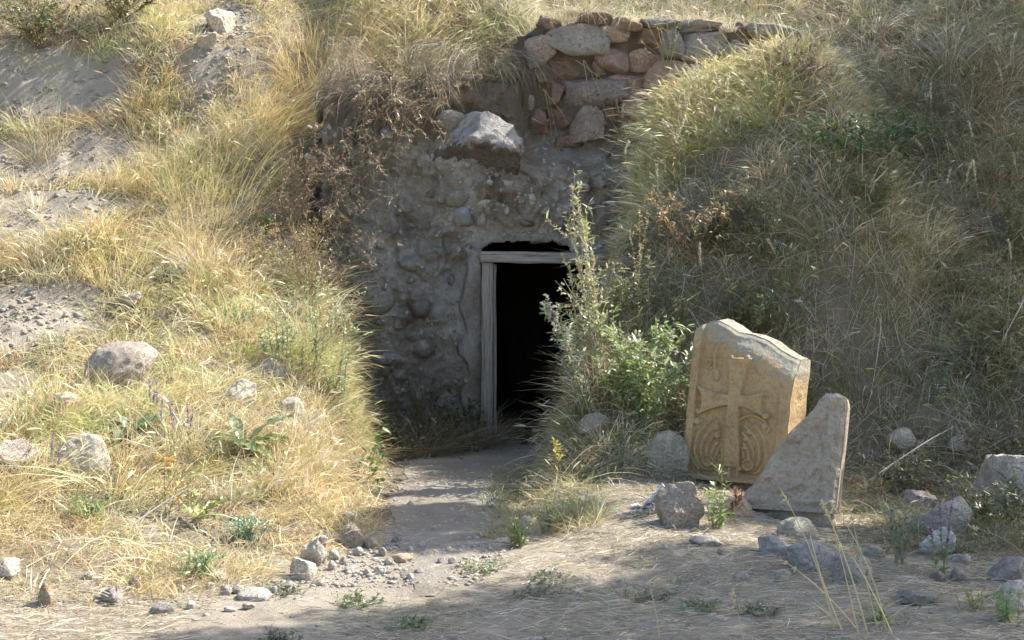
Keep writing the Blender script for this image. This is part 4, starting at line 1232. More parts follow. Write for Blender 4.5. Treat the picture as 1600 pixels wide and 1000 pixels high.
tufts(st, p, rng, 12, .02, .075, .0038, [(.13, .17, .06), (.20, .22, .09), (.42, .37, .20), (.10, .14, .07)], [3, 3, 3, 2], .06, .9, .3, (0, 0), 0, gate=lambda x, y: clear_of_rocks(x, y, .8))
stuff('turf', st, M_LEAF, 'short grey green turf on the flat ground', 'turf')

# ------------------------------------------------------------------ single plants
tussock_spots = []
def weed(name, label, cat, x, y, tips, rng_seed, stem_r=.004, stem_c=(.35, .33, .18), leaves=None, heads=None, group=None, z=None, spread=.03, twigs=0, bend=.25, part_names=('stem', 'foliage', 'flower_head')):
    """a plant with one stem to each (dx, dy, dz) tip; leaves = (per stem, length, width, t0, t1, colours, droop); heads = (per stem, size, t0, colours)"""
    rng = np.random.RandomState(rng_seed)
    root = empty(name, (x, y, tz(x, y) if z is None else z)); tag(root, label, cat, group)
    T = np.array(tips, float); n = len(T)
    P = np.stack([rng.normal(0, spread, n), rng.normal(0, spread, n), np.full(n, -.03)], -1)
    T = T - P
    L = np.linalg.norm(T, axis=1)
    C = rng.normal(0, 1, (n, 3)) * bend * .4; C[:, 2] = -np.abs(C[:, 2]) * .5 - bend * .3 * np.hypot(T[:, 0], T[:, 1]) / L
    D = T / L[:, None] - C                      # so that D + C points to the tip
    st = Strips(); st.tubes(P, D, L, stem_r * rng.uniform(.8, 1.2, n), C, pal(rng, n, [stem_c], [1], .12), 6, 3)
    at = lambda i, t: P[i] + D[i] * (L[i] * t)[:, None] + C[i] * (L[i] * t ** 2)[:, None]
    tang = lambda i, t: unit(D[i] + 2 * C[i] * t[:, None])
    if twigs:
        i = np.repeat(np.arange(n), twigs); t = rng.uniform(.35, .95, len(i))
        P2 = at(i, t); D2 = unit(tang(i, t) + rng.normal(0, .55, (len(i), 3))); L2 = L[i] * rng.uniform(.12, .32, len(i)) * (1.2 - t * .6)
        C2 = rng.normal(0, .1, (len(i), 3))
        st.tubes(P2, D2, L2, stem_r * .5, C2, pal(rng, len(i), [stem_c], [1], .15), 3, 3)
    link(part_names[0], st.mesh(part_names[0]), M_TWIG, root, smooth=True)
    def where(m, t0, t1):
        i = np.repeat(np.arange(n), m); t = rng.uniform(t0, t1, len(i)); p = at(i, t); d = tang(i, t)
        if twigs:
            j = rng.randint(0, len(P2), len(i)); u = rng.uniform(.2, 1, len(i)); use = rng.uniform(0, 1, len(i)) < .65
            p = np.where(use[:, None], P2[j] + D2[j] * (L2[j] * u)[:, None], p); d = np.where(use[:, None], D2[j], d)
        return p, d, t
    if leaves:
        m, ll, lw, t0, t1, cols, dr = leaves
        p, d, t = where(m, t0, t1); k = len(p)
        out = rng.normal(0, 1, (k, 3)); out[:, 2] *= .35
        dd = unit(unit(out) + d * .6 + np.array([0, 0, .15]))
        side = unit(np.cross(dd, np.array([0, 0, 1.]) + rng.normal(0, .35, (k, 3))))
        s2 = Strips(); s2.ribbons(p, dd, ll * rng.uniform(.55, 1.25, k) * (1.2 - .5 * t), lw * rng.uniform(.7, 1.2, k), np.stack([rng.normal(0, .1, k), rng.normal(0, .1, k), -np.abs(rng.normal(dr, .1, k))], -1), pal(rng, k, cols, [1] * len(cols)), 3, side=side, leaf=True)
        link(part_names[1], s2.mesh(part_names[1]), M_LEAF, root, smooth=False)
    if heads:
        m, hs, t0, cols = heads
        p, d, t = where(m, t0, 1.0); k = len(p)
        s3 = Strips()
        for _ in range(3):
            dd = unit(rng.normal(0, 1, (k, 3)) + d * .9)
            s3.ribbons(p, dd, hs * rng.uniform(.6, 1.3, k), hs * rng.uniform(.35, .6, k), np.zeros((k, 3)), pal(rng, k, cols, [1] * len(cols)), 2, leaf=True, rng=rng)
        link(part_names[2], s3.mesh(part_names[2]), M_GRASS, root, smooth=False)['kind'] = 'stuff'
    return root

def fan_tips(seed, n, h, spread, hj=.25, lean=(0, 0)):
    r = np.random.RandomState(seed)
    a = r.uniform(0, 6.28, n); q = np.sqrt(r.uniform(0, 1, n)) * spread
    return [(q[i] * math.cos(a[i]) + lean[0], q[i] * math.sin(a[i]) + lean[1], h * r.uniform(1 - hj, 1 + hj * .4)) for i in range(n)]

GREEN = [(.11, .17, .06), (.16, .22, .08), (.20, .25, .10)]
GREYGREEN = [(.22, .26, .16), (.28, .31, .20), (.17, .21, .12)]
YELLOW = [(.34, .36, .12), (.45, .43, .16), (.26, .31, .10)]
BROWN = [(.28, .19, .10), (.36, .25, .13), (.20, .13, .08)]
PALE = [(.58, .52, .38), (.48, .46, .30), (.64, .58, .46)]

# the tall pale weed and the green bush at the right side of the doorway
weed('tall_weed', 'tall pale flowering weed leaning across the right side of the doorway', 'weed', .62, 9.86,
     [(-.20, .05, 1.52), (-.16, .0, 1.42), (-.24, .02, 1.30), (-.10, .05, 1.38), (-.06, .1, 1.12), (-.22, -.05, .98), (-.13, .1, 1.2)], 1, .005, (.42, .38, .22),
     (80, .065, .015, .22, .96, [(.44, .46, .23), (.56, .54, .30), (.34, .40, .16)], .25), (60, .026, .58, PALE), twigs=9)
weed('thistle', 'pale headed thistle reaching left over the dark door opening', 'weed', .56, 9.72,
     [(-.33, -.02, .86), (-.36, .0, .80), (-.28, .03, .74), (-.24, .0, .62), (-.17, -.03, .50), (-.28, -.05, .66)], 2, .005, (.30, .33, .18),
     (66, .075, .016, .18, .92, [(.32, .38, .22), (.44, .48, .32), (.24, .31, .14)], .25), (44, .028, .72, [(.62, .55, .50), (.56, .54, .42), (.52, .42, .40)]), twigs=4)
weed('green_bush', 'leafy green bush between the doorway and the carved slab', 'bush', .92, 9.82,
     fan_tips(3, 40, .66, .44, .5, (.0, -.03)), 3, .004, (.26, .30, .14), (46, .085, .018, .15, 1.0, [(.28, .37, .13), (.40, .47, .22), (.52, .56, .34), (.20, .29, .09)], .2), (12, .022, .8, PALE), twigs=4)
weed('dry_stem_weed', 'thin dry seed weed standing behind the green bush', 'weed', .93, 10.55,
     [(.02, 0, .92), (-.05, .05, .75), (.08, 0, .80)], 4, .004, (.45, .36, .20), (22, .04, .011, .3, 1, [(.50, .40, .20), (.40, .31, .16)], .3), (26, .02, .45, [(.52, .42, .24), (.60, .52, .34)]), twigs=5)
weed('leafy_branch', 'bright green leafy branch lying on the golden shoulder grass', 'plant', 1.02, 11.85,
     [(.10, -.1, .42), (.22, -.12, .40), (.36, -.12, .36), (.48, -.12, .32), (.60, -.1, .26), (.0, -.1, .36), (.3, -.15, .46)], 5, .004, (.24, .28, .10),
     (44, .07, .014, .35, 1.0, [(.16, .30, .05), (.24, .38, .08), (.12, .23, .05)], .15), twigs=3)
weed('brown_fern', 'tan brown withered frond in the grass behind the green bush', 'plant', 1.42, 10.9,
     fan_tips(6, 14, .48, .42, .4, (-.05, -.1)), 6, .004, (.30, .20, .10), (44, .06, .016, .25, 1.0, [(.38, .29, .16), (.46, .36, .20), (.29, .22, .12)], .4), twigs=4)
weed('dark_weed', 'dark green weed in the shade high on the right bank', 'weed', 3.08, 11.7,
     fan_tips(7, 30, .42, .55), 7, .004, (.14, .17, .08), (40, .075, .018, .2, 1, [(.07, .13, .05), (.10, .16, .06), (.13, .19, .08)], .25), twigs=3)
weed('dark_weed', 'low spreading green weed below the dark weed on the right bank', 'weed', 2.72, 11.15,
     fan_tips(8, 26, .34, .55), 8, .004, (.14, .17, .08), (34, .07, .018, .2, 1, [(.08, .14, .06), (.12, .18, .07)], .25), twigs=3)
weed('sage_weed', 'silvery green weed on the right bank above the fallen canes', 'weed', 3.05, 10.3,
     fan_tips(9, 16, .34, .28), 9, .004, (.28, .30, .18), (46, .035, .012, .25, 1, GREYGREEN, .2), twigs=4)
weed('mint_weed', 'upright weed with pinkish flower spikes behind the carved slabs', 'weed', 2.12, 10.2,
     [(-.06, 0, .72), (.02, 0, .78), (-.10, .05, .62), (.05, .03, .66), (.1, .0, .52), (-.02, 0, .56)], 10, .004, (.28, .30, .14),
     (24, .07, .014, .05, .75, [(.22, .30, .09), (.34, .40, .14)], .3), (40, .016, .62, [(.38, .34, .28), (.36, .25, .28), (.44, .42, .30)]))
weed('green_sprig', 'green leafy branch arching out of the far right bank', 'plant', 3.85, 10.75,
     [(-.40, -.1, .34), (-.30, -.1, .28), (-.18, -.12, .30), (.0, -.1, .34), (.14, -.1, .30), (-.1, -.1, .18), (.2, -.1, .44)], 11, .004, (.26, .28, .12),
     (30, .055, .014, .3, 1, [(.17, .28, .07), (.26, .36, .12), (.14, .20, .07)], .2), (4, .022, .8, PALE), twigs=3)
weed('yellow_star_plant', 'small plant with a yellow starry leaf tuft at the path side', 'plant', .28, 9.2,
     [(.0, -.05, .30), (.02, -.05, .24), (.03, -.03, .20)], 12, .003, (.34, .30, .12), (26, .065, .009, .8, 1, [(.62, .52, .10), (.52, .52, .12)], .05))
weed('path_weed', 'green weed with upright leaves at the right edge of the path mouth', 'weed', .02, 7.66,
     fan_tips(13, 10, .17, .10), 13, .003, (.22, .26, .10), (18, .05, .011, .15, 1, YELLOW + GREEN, .2))
weed('path_weed', 'grassy weed leaning on the triangular stone by the path', 'weed', .25, 8.0,
     fan_tips(14, 9, .20, .12), 14, .003, (.30, .32, .12), (12, .07, .008, .05, 1, YELLOW, .25))
weed('slab_weed', 'fresh green weed in front of the broken carved fragment', 'weed', 1.15, 7.82,
     fan_tips(15, 9, .24, .10), 15, .003, (.30, .34, .14), (16, .06, .013, .1, 1, [(.22, .30, .09), (.32, .40, .14)], .25))
weed('seed_weed', 'short weed with a red brown seed head between the carved slabs', 'weed', 1.25, 7.98,
     [(.02, 0, .20), (.05, -.02, .17), (.0, .0, .12)], 16, .003, (.36, .38, .14), (8, .035, .009, .05, .5, YELLOW, .3), (20, .02, .62, [(.28, .13, .09), (.36, .19, .13)]))
weed('grass_sprig', 'single green grass sprig rising at the foot of the carved cross', 'plant', 1.33, 8.95,
     [(.0, 0, .30), (.02, 0, .26), (-.02, 0, .2)], 17, .003, (.34, .40, .12), (6, .10, .007, .05, .6, YELLOW, .3))

for i, (x, y, h, r_, lab, cols) in enumerate([(2.35, 11.9, .36, .40, 'dusky purple brown weed patch below the sunny shoulder', [(.22, .16, .12), (.30, .20, .16), (.18, .17, .09)]), (3.7, 12.3, .40, .45, 'dull olive weed patch under the top of the right bank', [(.15, .18, .08), (.22, .23, .11)]),
        (1.75, 10.55, .38, .36, 'dark green weed patch directly behind the carved cross slab', [(.12, .17, .07), (.18, .23, .09)]), (3.45, 9.75, .30, .40, 'shaded dark weed patch above the largest pale boulder', [(.10, .13, .06), (.17, .18, .09), (.22, .17, .10)]), (2.6, 9.35, .24, .34, 'shaded weed patch around the fallen cane', [(.11, .13, .06), (.18, .17, .09)]),
        (2.9, 8.35, .24, .34, 'low weed patch between the large shaded boulder and the largest one', [(.11, .14, .06), (.18, .19, .09)]), (.75, 10.5, .40, .36, 'olive weed patch behind the thistle', [(.22, .26, .11), (.32, .32, .16)]), (4.2, 11.2, .36, .45, 'grey green weed patch behind the arching green branch', [(.20, .22, .13), (.26, .27, .16)])]):
    weed('bank_weed', lab, 'weed', x, y, fan_tips(970 + i, 26, h, r_, .5), 970 + i, .003, (.24, .20, .12), (30, .055, .013, .2, 1, cols, .25), (5, .015, .7, [(.34, .28, .20), (.42, .36, .26)]), twigs=4)

rw = np.random.RandomState(660)
for i in range(20):
    x = rw.uniform(1.2, 4.4); y = rw.uniform(9.9, 12.6); x = min(x, .36 * y)
    if x < 2.9 and y > 11.2: y -= 1.4
    weed('coarse_weed', 'coarse dull green weed standing in the right bank grass', 'weed', x, y, fan_tips(1000 + i, rw.randint(8, 18), rw.uniform(.30, .55), rw.uniform(.12, .28), .5), 1000 + i, .0035, (.26, .22, .13), (26, rw.uniform(.04, .08), rw.uniform(.010, .018), .15, 1, [(.13, .17, .07), (.20, .23, .10), (.27, .25, .13)], .3), (6, .016, .7, [(.36, .29, .20), (.46, .40, .28)]), twigs=4, group='coarse weeds on the right bank')
for i, (x, lab) in enumerate([(.45, 'grey grass tuft lying over the left end of the rubble wall top'), (1.05, 'straw tuft lying over the middle of the rubble wall top'), (1.62, 'straw tuft beside the bleached tuft on the rubble wall top')]):
    tussock_spots.append((x, lab, 1100 + i))

# foreground right weeds
weed('grey_weed', 'grey green branching weed beside the round lichen boulder', 'weed', 1.98, 7.25,
     fan_tips(18, 14, .34, .16), 18, .003, (.30, .30, .18), (24, .04, .010, .2, 1, GREYGREEN, .2), (6, .014, .7, [(.34, .28, .32), (.42, .40, .28)]), twigs=4)
weed('purple_sage', 'weed with dark purple flower spikes in front of the shaded boulder', 'weed', 2.14, 6.98,
     [(-.02, 0, .40), (.06, .02, .44), (-.07, 0, .30), (.02, -.02, .26)], 19, .003, (.28, .26, .16), (16, .05, .013, .05, .55, [(.20, .28, .09), (.30, .36, .12)], .3), (30, .012, .5, [(.20, .10, .24), (.28, .15, .30)]))
weed('low_herb', 'yellow green starry herb on the sunny straw beside the rock heap', 'plant', 2.06, 6.32,
     fan_tips(20, 10, .09, .08), 20, .003, (.34, .38, .14), (10, .06, .008, .1, 1, YELLOW, .15))
weed('low_herb', 'fresh green feathery herb below the starry herb on the sunny straw', 'plant', 2.14, 6.12,
     fan_tips(21, 12, .13, .08), 21, .003, (.28, .34, .14), (16, .05, .007, .1, 1, [(.22, .32, .12), (.30, .38, .16)], .15))
weed('low_herb', 'small green herb at the base of the tall straw stalks', 'plant', 1.60, 6.1,
     fan_tips(22, 8, .07, .07), 22, .003, (.28, .34, .14), (12, .05, .008, .1, 1, [(.20, .32, .08), (.30, .40, .12)], .2))

# cushions of grey green herb pressed to the flat ground
CUSH = [(-.15, 7.2, .16, 'prostrate dark green herb at the mouth of the path'), (.18, 7.02, .13, 'fresh green herb cushion right of the path mouth'), (.12, 6.72, .17, 'wide dark herb mat below the fresh green cushion'),
        (-.45, 6.18, .13, 'grey green herb cushion in the dappled middle ground'), (.22, 5.78, .15, 'dark green herb mat in the open straw floor'), (.66, 6.62, .15, 'silvery herb mat in the straw before the triangular boulder'),
        (.86, 6.42, .13, 'blue grey herb mat beside the silvery mat'), (-.98, 5.86, .12, 'small dark herb tuft on the bare trodden earth'), (-1.1, 6.75, .14, 'grey green herb at the sunlit stones left of the path'),
        (-.72, 6.62, .15, 'blue green herb mat on the trodden earth below the stones'), (1.12, 6.30, .13, 'dull green herb mat before the wrinkled pebble'), (-.55, 5.72, .12, 'small green herb mat with dry stems on trodden earth')]
for i, (x, y, r_, lab) in enumerate(CUSH):
    weed('herb_cushion', lab, 'herb', x, y, fan_tips(40 + i, 22, .030, r_), 40 + i, .002, (.22, .22, .12), (22, .032, .008, .1, 1, [(.17, .19, .11), (.24, .25, .16), (.32, .30, .20)] if i % 3 else [(.20, .25, .11), (.29, .31, .16)], .1), group='herb cushions on the flat ground', spread=.05)

# tall straw stalks
STALKS = [(1.42, 5.98, (-.16, .0, .46)), (1.47, 5.95, (-.10, .02, .42)), (1.52, 6.0, (-.20, .0, .56)), (1.56, 5.96, (-.12, .03, .52)), (1.60, 6.0, (-.24, .0, .55)), (1.50, 6.02, (-.34, .0, .30)), (1.62, 5.95, (-.20, .0, .36)), (1.38, 6.0, (-.24, .0, .62))]
for i, (x, y, t) in enumerate(STALKS):
    weed('straw_stalk', 'tall bare golden straw stalk rising from the straw floor', 'grass stalk', x, y, [t], 60 + i, .0045, (.72, .60, .34), (2, .16, .006, .05, .3, [(.60, .50, .26)], .3), (10 if i in (2, 6) else 3, .022, .86, [(.66, .56, .34)]), group='tall straw stalks before the lichen boulder', spread=.0, bend=.35)
for i, (x, y, t, lab) in enumerate([(.62, 5.9, (-.10, 0, .38), 'lone pale straw stalk on the open straw floor'), (.95, 5.75, (-.05, 0, .22), 'short straw stub right of the lone stalk'), (2.72, 7.35, (-.34, .0, .20), 'bowed straw with a seed head in front of the largest boulder')]):
    weed('straw_stalk', lab, 'grass stalk', x, y, [t], 70 + i, .003, (.62, .52, .30), None, (8, .02, .85, [(.66, .56, .36)]), spread=0, bend=.5)

# white curved plumes catching light on the right bank
rp = np.random.RandomState(404)
for i in range(34):
    x = rp.uniform(1.0, 4.7) if i < 24 else rp.uniform(.9, 1.9); y = rp.uniform(10.6, 13.2) if i < 24 else rp.uniform(11.1, 12.2)
    if x > .36 * y: x = .34 * y
    weed('plume_grass', 'grass stem with a curved pale plume on the right bank', 'grass stalk', x, y, [(rp.uniform(-.22, .1), rp.uniform(-.2, .0), rp.uniform(.46, .72))], 500 + i, .0026, (.58, .53, .36), None, (40, .016, .72, [(.70, .65, .52), (.62, .57, .44)]), group='plumed grass stems on the right bank', spread=0, bend=.9)

# dry bent stems and canes
CANES = [((2.36, 9.35, .10), (3.06, 9.75, .42), 'long pale fallen cane propped across the weeds'), ((2.50, 9.45, .16), (2.95, 9.7, .38), 'shorter pale cane lying against the long fallen cane'),
         ((1.22, 7.95, .20), (1.62, 7.6, .10), None), ((4.05, 10.6, 1.62), (3.55, 10.2, .98), 'bleached crooked stem hanging on the far right bank')]
def cane(name, a, b, lab, seed, r=.005, col=(.62, .57, .46), sag=.03):
    root = empty(name, a); tag(root, lab, 'dry stem')
    v = np.array(b) - np.array(a); L = np.linalg.norm(v)
    rb = np.random.RandomState(seed + 50); st = Strips(); bw = .12 if name == 'fallen_cane' else .6; B = np.array([[rb.uniform(-.28, .28) * bw, rb.uniform(-.15, .15) * bw, -sag - rb.uniform(.05, .35) * bw]]); st.tubes(np.zeros((1, 3)), (v / L)[None] - B, L, r, B, np.array([col]), 8, 5)
    link('stalk', st.mesh('stalk'), M_TWIG, root)
    rng = np.random.RandomState(seed); k = 5; t = rng.uniform(.3, .95, k)
    s2 = Strips(); p = v[None] * t[:, None]; s2.tubes(p, unit(v[None] / L + rng.normal(0, .6, (k, 3))), rng.uniform(.04, .12, k), r * .4, np.zeros((k, 3)), np.array([col]), 2, 3)
    link('twig', s2.mesh('twig'), M_TWIG, root)['kind'] = 'stuff'
for i, (a, b, lab) in enumerate(CANES):
    if lab: cane('fallen_cane', a, b, lab, 700 + i)
def on(x, y, h=.02): return (x, y, tz(x, y) + h)
cane('dead_stalk', on(-3.55, 12.1, .25), on(-2.75, 11.3, .35), 'long straw slanting over the bare earth of the left bank', 710, .0035)
cane('dead_stalk', on(-3.3, 12.5, .3), on(-2.9, 12.0, .35), 'short straw above the long slanting straw on the left bank', 711, .0035)
cane('dead_stalk', on(-1.62, 11.6, .1), on(-1.35, 11.9, .62), 'bare pale stick leaning in the brown shrub of the left bank', 712, .005)
cane('dead_stalk', on(.38, 8.35, .14), on(.62, 8.02, .03), 'pale dry twig lying by the triangular stone at the path', 713, .005)
cane('dead_stalk', on(.72, 8.25, .09), on(.90, 7.75, .02), 'bent straw lying before the triangular boulder', 714, .004)
cane('dead_stalk', on(-2.0, 7.35, .02), on(-1.75, 7.6, .16), 'grey dead twig in the straw of the lower left bank', 715, .007, (.42, .38, .32))

# left bank plants
def rosette(name, label, x, y, n, ll, lw, cols, seed, flat=.5, lean=(0, 0)):
    rng = np.random.RandomState(seed)
    root = empty(name, (x, y, tz(x, y))); tag(root, label, 'plant')
    kinds = []
    for c in cols:
        for v in range(2):
            P = np.zeros((9, 5, 3)); t = np.linspace(0, 1, 9); w = np.sin(np.pi * np.clip(.10 + .90 * t, 0, 1)) ** .8 * lw / 2
            for j, s in enumerate((-1, -.5, 0, .5, 1)):
                P[:, j, 0] = t * ll; P[:, j, 1] = s * w; P[:, j, 2] = abs(s) * w * .45 - .35 * ll * t ** 2.2 + .012 * np.sin(t * 17 + s * 3 + v)
            me = grid_mesh('leaf', P); a = me.attributes.new('Col', 'FLOAT_COLOR', 'POINT')
            cc = np.ones((45, 4), np.float32); k = rng.uniform(.85, 1.15); cc[:, :3] = np.array(c) * k
            cc.reshape(9, 5, 4)[:, 2, :3] = np.minimum(np.array(c) * 1.5, .6); a.data.foreach_set('color', cc.ravel()); kinds.append(me)
    for i in range(n):
        o = link('leaf', kinds[i % len(kinds)], M_LEAF, root)
        el = rng.uniform(.25, 1.1) * (1 - flat * (i / n)); az = i * 2.4 + rng.uniform(-.3, .3)
        o.location = (.015 * math.cos(az), .015 * math.sin(az), .03 + .05 * (1 - i / n))
        o.rotation_euler = (rng.uniform(-.35, .35), -el, az); sc_ = rng.uniform(.65, 1.12); o.scale = (sc_, sc_, sc_)
rosette('mullein', 'rosette of broad grey green leaves below the brown angular boulder', -2.30, 8.42, 16, .25, .075, [(.17, .24, .12), (.24, .30, .18), (.13, .20, .08)], 801)
rosette('mullein', 'drooping broad leaf rosette in the middle of the left bank', -1.60, 8.45, 13, .27, .075, [(.26, .33, .17), (.20, .27, .10), (.38, .40, .16)], 802, .8)
rosette('mullein', 'small half withered leaf rosette lower on the left bank', -1.66, 7.55, 7, .13, .045, [(.34, .38, .12), (.46, .44, .14)], 803, .6)
for i, (x, y, h, lab) in enumerate([(-2.50, 7.66, .34, 'purple flower spike beside the rounded whitish boulder'), (-2.12, 8.40, .42, 'tallest purple flower spike right of the leaf rosette'), (-2.02, 8.30, .34, 'purple flower spike right of the tallest spike'), (-2.22, 8.62, .30, 'purple flower spike just under the brown boulder'), (-1.95, 8.45, .26, 'short faded purple spike at the edge of the spikes')]):
    weed('purple_flower', lab, 'flower', x, y, [(.0, .0, h), (.03, .02, h * .8)], 810 + i, .003, (.30, .30, .18), (10, .05, .012, .05, .5, GREEN, .3), (34, .013, .62, [(.40, .30, .46), (.50, .40, .54), (.34, .25, .38)]), spread=.01)
weed('orange_plant', 'small orange and yellow withering plant among the purple spikes', 'plant', -1.98, 8.16, fan_tips(820, 8, .10, .08), 820, .003, (.5, .3, .1), (14, .05, .012, .2, 1, [(.70, .36, .06), (.72, .50, .12)], .25))
ART = [(-1.20, 9.72, [(.0, 0, .88), (.07, 0, .80), (-.05, .02, .70), (.10, .0, .66), (.02, -.05, .40), (-.10, 0, .42), (.05, 0, .35)], 'tall feathery green weed at the edge of the hollow'),
       (-1.34, 9.66, [(.0, 0, .74), (-.06, 0, .62), (.05, .02, .44), (.0, 0, .36), (-.1, 0, .3)], 'feathery weed left of the tallest one at the hollow edge'),
       (-1.62, 9.70, [(.0, 0, .48), (.07, 0, .46), (-.07, .02, .42), (.1, 0, .34), (-.12, 0, .30), (.0, -.05, .28), (.04, -.04, .4)], 'silvery bushy weed on the left bank beside the feathery weeds')]
for i, (x, y, t, lab) in enumerate(ART):
    weed('feathery_weed', lab, 'weed', x, y, t, 830 + i, .0045, (.42, .42, .24), (60, .045, .011, .15, 1, [(.42, .48, .26), (.54, .57, .38), (.34, .40, .18)], .1), (34, .016, .40, [(.56, .56, .38), (.48, .50, .30)]), twigs=9)
weed('broadleaf_weed', 'bright green broad leaved weed hanging over the left path edge', 'weed', -.98, 9.35, [(.12, -.05, .34), (.16, -.1, .22), (.10, -.1, .12), (.2, -.1, .05), (.05, -.1, .26), (.22, -.1, .30), (.14, -.12, .40)], 840, .003, (.26, .32, .10),
     (7, .075, .035, .35, 1, [(.20, .34, .07), (.30, .42, .12), (.14, .24, .06)], .25), None, bend=.7)
weed('twig_plant', 'spray of dark twigs with a few leaves on the lower left bank', 'plant', -1.90, 7.62, [(.16, 0, .32), (.10, .02, .28), (.22, 0, .24), (.02, 0, .26), (.28, 0, .14)], 841, .004, (.26, .22, .15), (6, .05, .022, .1, .7, [(.30, .36, .10), (.46, .42, .12)], .3), twigs=3)
for i, (x, y, r_, lab) in enumerate([(-1.40, 7.45, .13, 'blue green herb clump low on the left bank'), (-2.25, 7.40, .20, 'leafy green clump under the whitish boulder'), (-1.52, 6.88, .12, 'green herb patch in straw at the left bank foot'), (-2.0, 11.5, .16, 'fresh green tuft in a dark gap high on the left bank'), (-2.55, 10.55, .17, 'pale silvery herb above the gravel scree'), (-1.95, 10.2, .18, 'silvery herb clump in the middle left bank')]):
    weed('green_clump', lab, 'herb', x, y, fan_tips(850 + i, 20, .13, r_), 850 + i, .002, (.26, .30, .14), (20, .042, .010, .15, 1, [[(.20, .32, .18), (.28, .38, .24)], [(.22, .32, .11), (.32, .40, .17)], [(.22, .34, .14), (.30, .40, .20)], [(.16, .25, .07), (.24, .32, .11)], [(.34, .40, .28), (.42, .46, .34)], [(.36, .42, .30), (.28, .34, .20)]][i], .15))

def tussock(name, label, x, y, n, h, seed, cols, radius=.14, lean=(0, 0), droop=.5, width=.0045, z=None, group=None):
    rng = np.random.RandomState(seed); root = empty(name, (x, y, tz(x, y) if z is None else z)); tag(root, label, 'grass tuft', group)
    a = rng.uniform(0, 6.28, n); r = np.sqrt(rng.uniform(0, 1, n)); px = radius * r * np.cos(a); py = radius * r * np.sin(a)
    zz = (ground_z(x + px, y + py) - tz(x, y)) if z is None else 0 * px
    f = .55 * r * rng.uniform(.4, 1.3, n)
    D = unit(np.stack([lean[0] + f * np.cos(a), lean[1] + f * np.sin(a), np.ones(n)], -1)); D = unit(D + rng.normal(0, .13, (n, 3))); B = np.stack([lean[0] * .9 + .5 * f * np.cos(a) + rng.normal(0, .16, n), lean[1] * .9 + .5 * f * np.sin(a) + rng.normal(0, .16, n), -np.abs(rng.normal(droop, .25, n))], -1)
    st = Strips(); st.ribbons(np.stack([px, py, zz - .02], -1), D, h * rng.uniform(.45, 1.1, n), width * rng.uniform(.6, 1.4, n), B, pal(rng, n, cols, [1] * len(cols)), 4, rng=rng)
    link('blade', st.mesh('blade'), M_GRASS, root, smooth=False)['kind'] = 'stuff'
    return root
SUNNY = [(.72, .60, .33), (.66, .58, .28), (.78, .68, .42), (.56, .55, .22)]
tussock('tussock', 'round dry tussock clinging to the bare earth ledge', -4.15, 12.45, 420, .42, 901, [(.58, .50, .30), (.44, .38, .22), (.36, .28, .17), (.66, .60, .42)], .26, (.0, -.3), .7)
tussock('tussock', 'upright yellow green tussock in the middle of the left bank', -2.50, 11.75, 620, .54, 902, [(.56, .55, .23), (.66, .58, .29), (.46, .44, .18), (.74, .66, .40), (.40, .31, .17)], .46, (.10, -.08), .32)
tussock('tussock', 'second yellow green tussock left of the upright one', -2.95, 11.9, 420, .50, 903, [(.56, .54, .24), (.68, .60, .32), (.48, .44, .20), (.40, .31, .17)], .38, (.05, -.1), .35)
tussock('tussock', 'tan combed tussock bowed towards the hollow', -2.05, 12.6, 620, .62, 904, [(.60, .46, .22), (.70, .56, .30), (.50, .38, .18), (.56, .48, .22)], .34, (.45, -.25), .6)
tussock('tussock', 'golden tussock at the top of the left bank beside the hollow', -1.75, 13.2, 620, .60, 905, [(.72, .55, .25), (.64, .47, .20), (.76, .62, .34)], .40, (.12, -.1), .35)
tussock('tussock', 'fine tan tussock below the yellow green tussocks', -2.45, 11.1, 460, .42, 906, [(.68, .56, .30), (.74, .63, .38), (.60, .46, .24)], .30, (.15, -.1), .45)
tussock('tussock', 'tan tussock beside the worn ledge of the left bank', -2.95, 10.75, 420, .40, 907, SUNNY, .30, (.1, -.1), .4)
tussock('tussock', 'straw tussock standing over the bank foot boulders', -2.7, 8.7, 320, .42, 908, SUNNY, .24, (.2, -.1), .45)
tussock('tussock', 'wispy golden tussock under the rubble wall', 1.25, 12.0, 520, .45, 909, [(.74, .60, .33), (.80, .70, .46), (.60, .50, .24)], .40, (-.3, -.15), .5)
tussock('tussock', 'straw yellow tussock on the sunny shoulder right of the rubble wall', 2.2, 12.35, 460, .46, 910, [(.70, .58, .30), (.78, .68, .42), (.54, .50, .22)], .40, (-.25, -.15), .5)
tussock('tussock', 'bleached white grass tuft on top of the rubble wall', 1.93, 12.62, 200, .26, 911, [(.66, .60, .48), (.56, .50, .38)], .07, (-.25, -.3), .6, z=3.62)
tussock('tussock', 'grey grass tuft hanging over the end of the rubble wall', .62, 12.68, 260, .34, 912, [(.56, .50, .36), (.44, .38, .26)], .12, (-.1, -.7), .9, z=3.78)
for (x, lab, sd) in tussock_spots: tussock('tussock', lab, x, 12.74, 240, .30, sd, [(.60, .52, .34), (.48, .40, .25), (.70, .62, .44)], .20, (.0, -.45), .8, z=3.70)
weed('wall_plant', 'yellow green twiggy plant growing out of the rubble wall', 'plant', 1.40, 12.47, [(-.10, -.06, .36), (-.04, -.06, .42), (.03, -.06, .46), (-.20, -.08, .34), (.09, -.05, .38), (-.28, -.06, .22), (.0, -.1, .3), (-.15, -.06, .46), (.05, -.08, .25), (-.24, -.08, .14)], 913, .004, (.44, .42, .18), (8, .03, .008, .2, 1, [(.44, .44, .18), (.54, .50, .26)], .2), None, z=3.28, twigs=3)
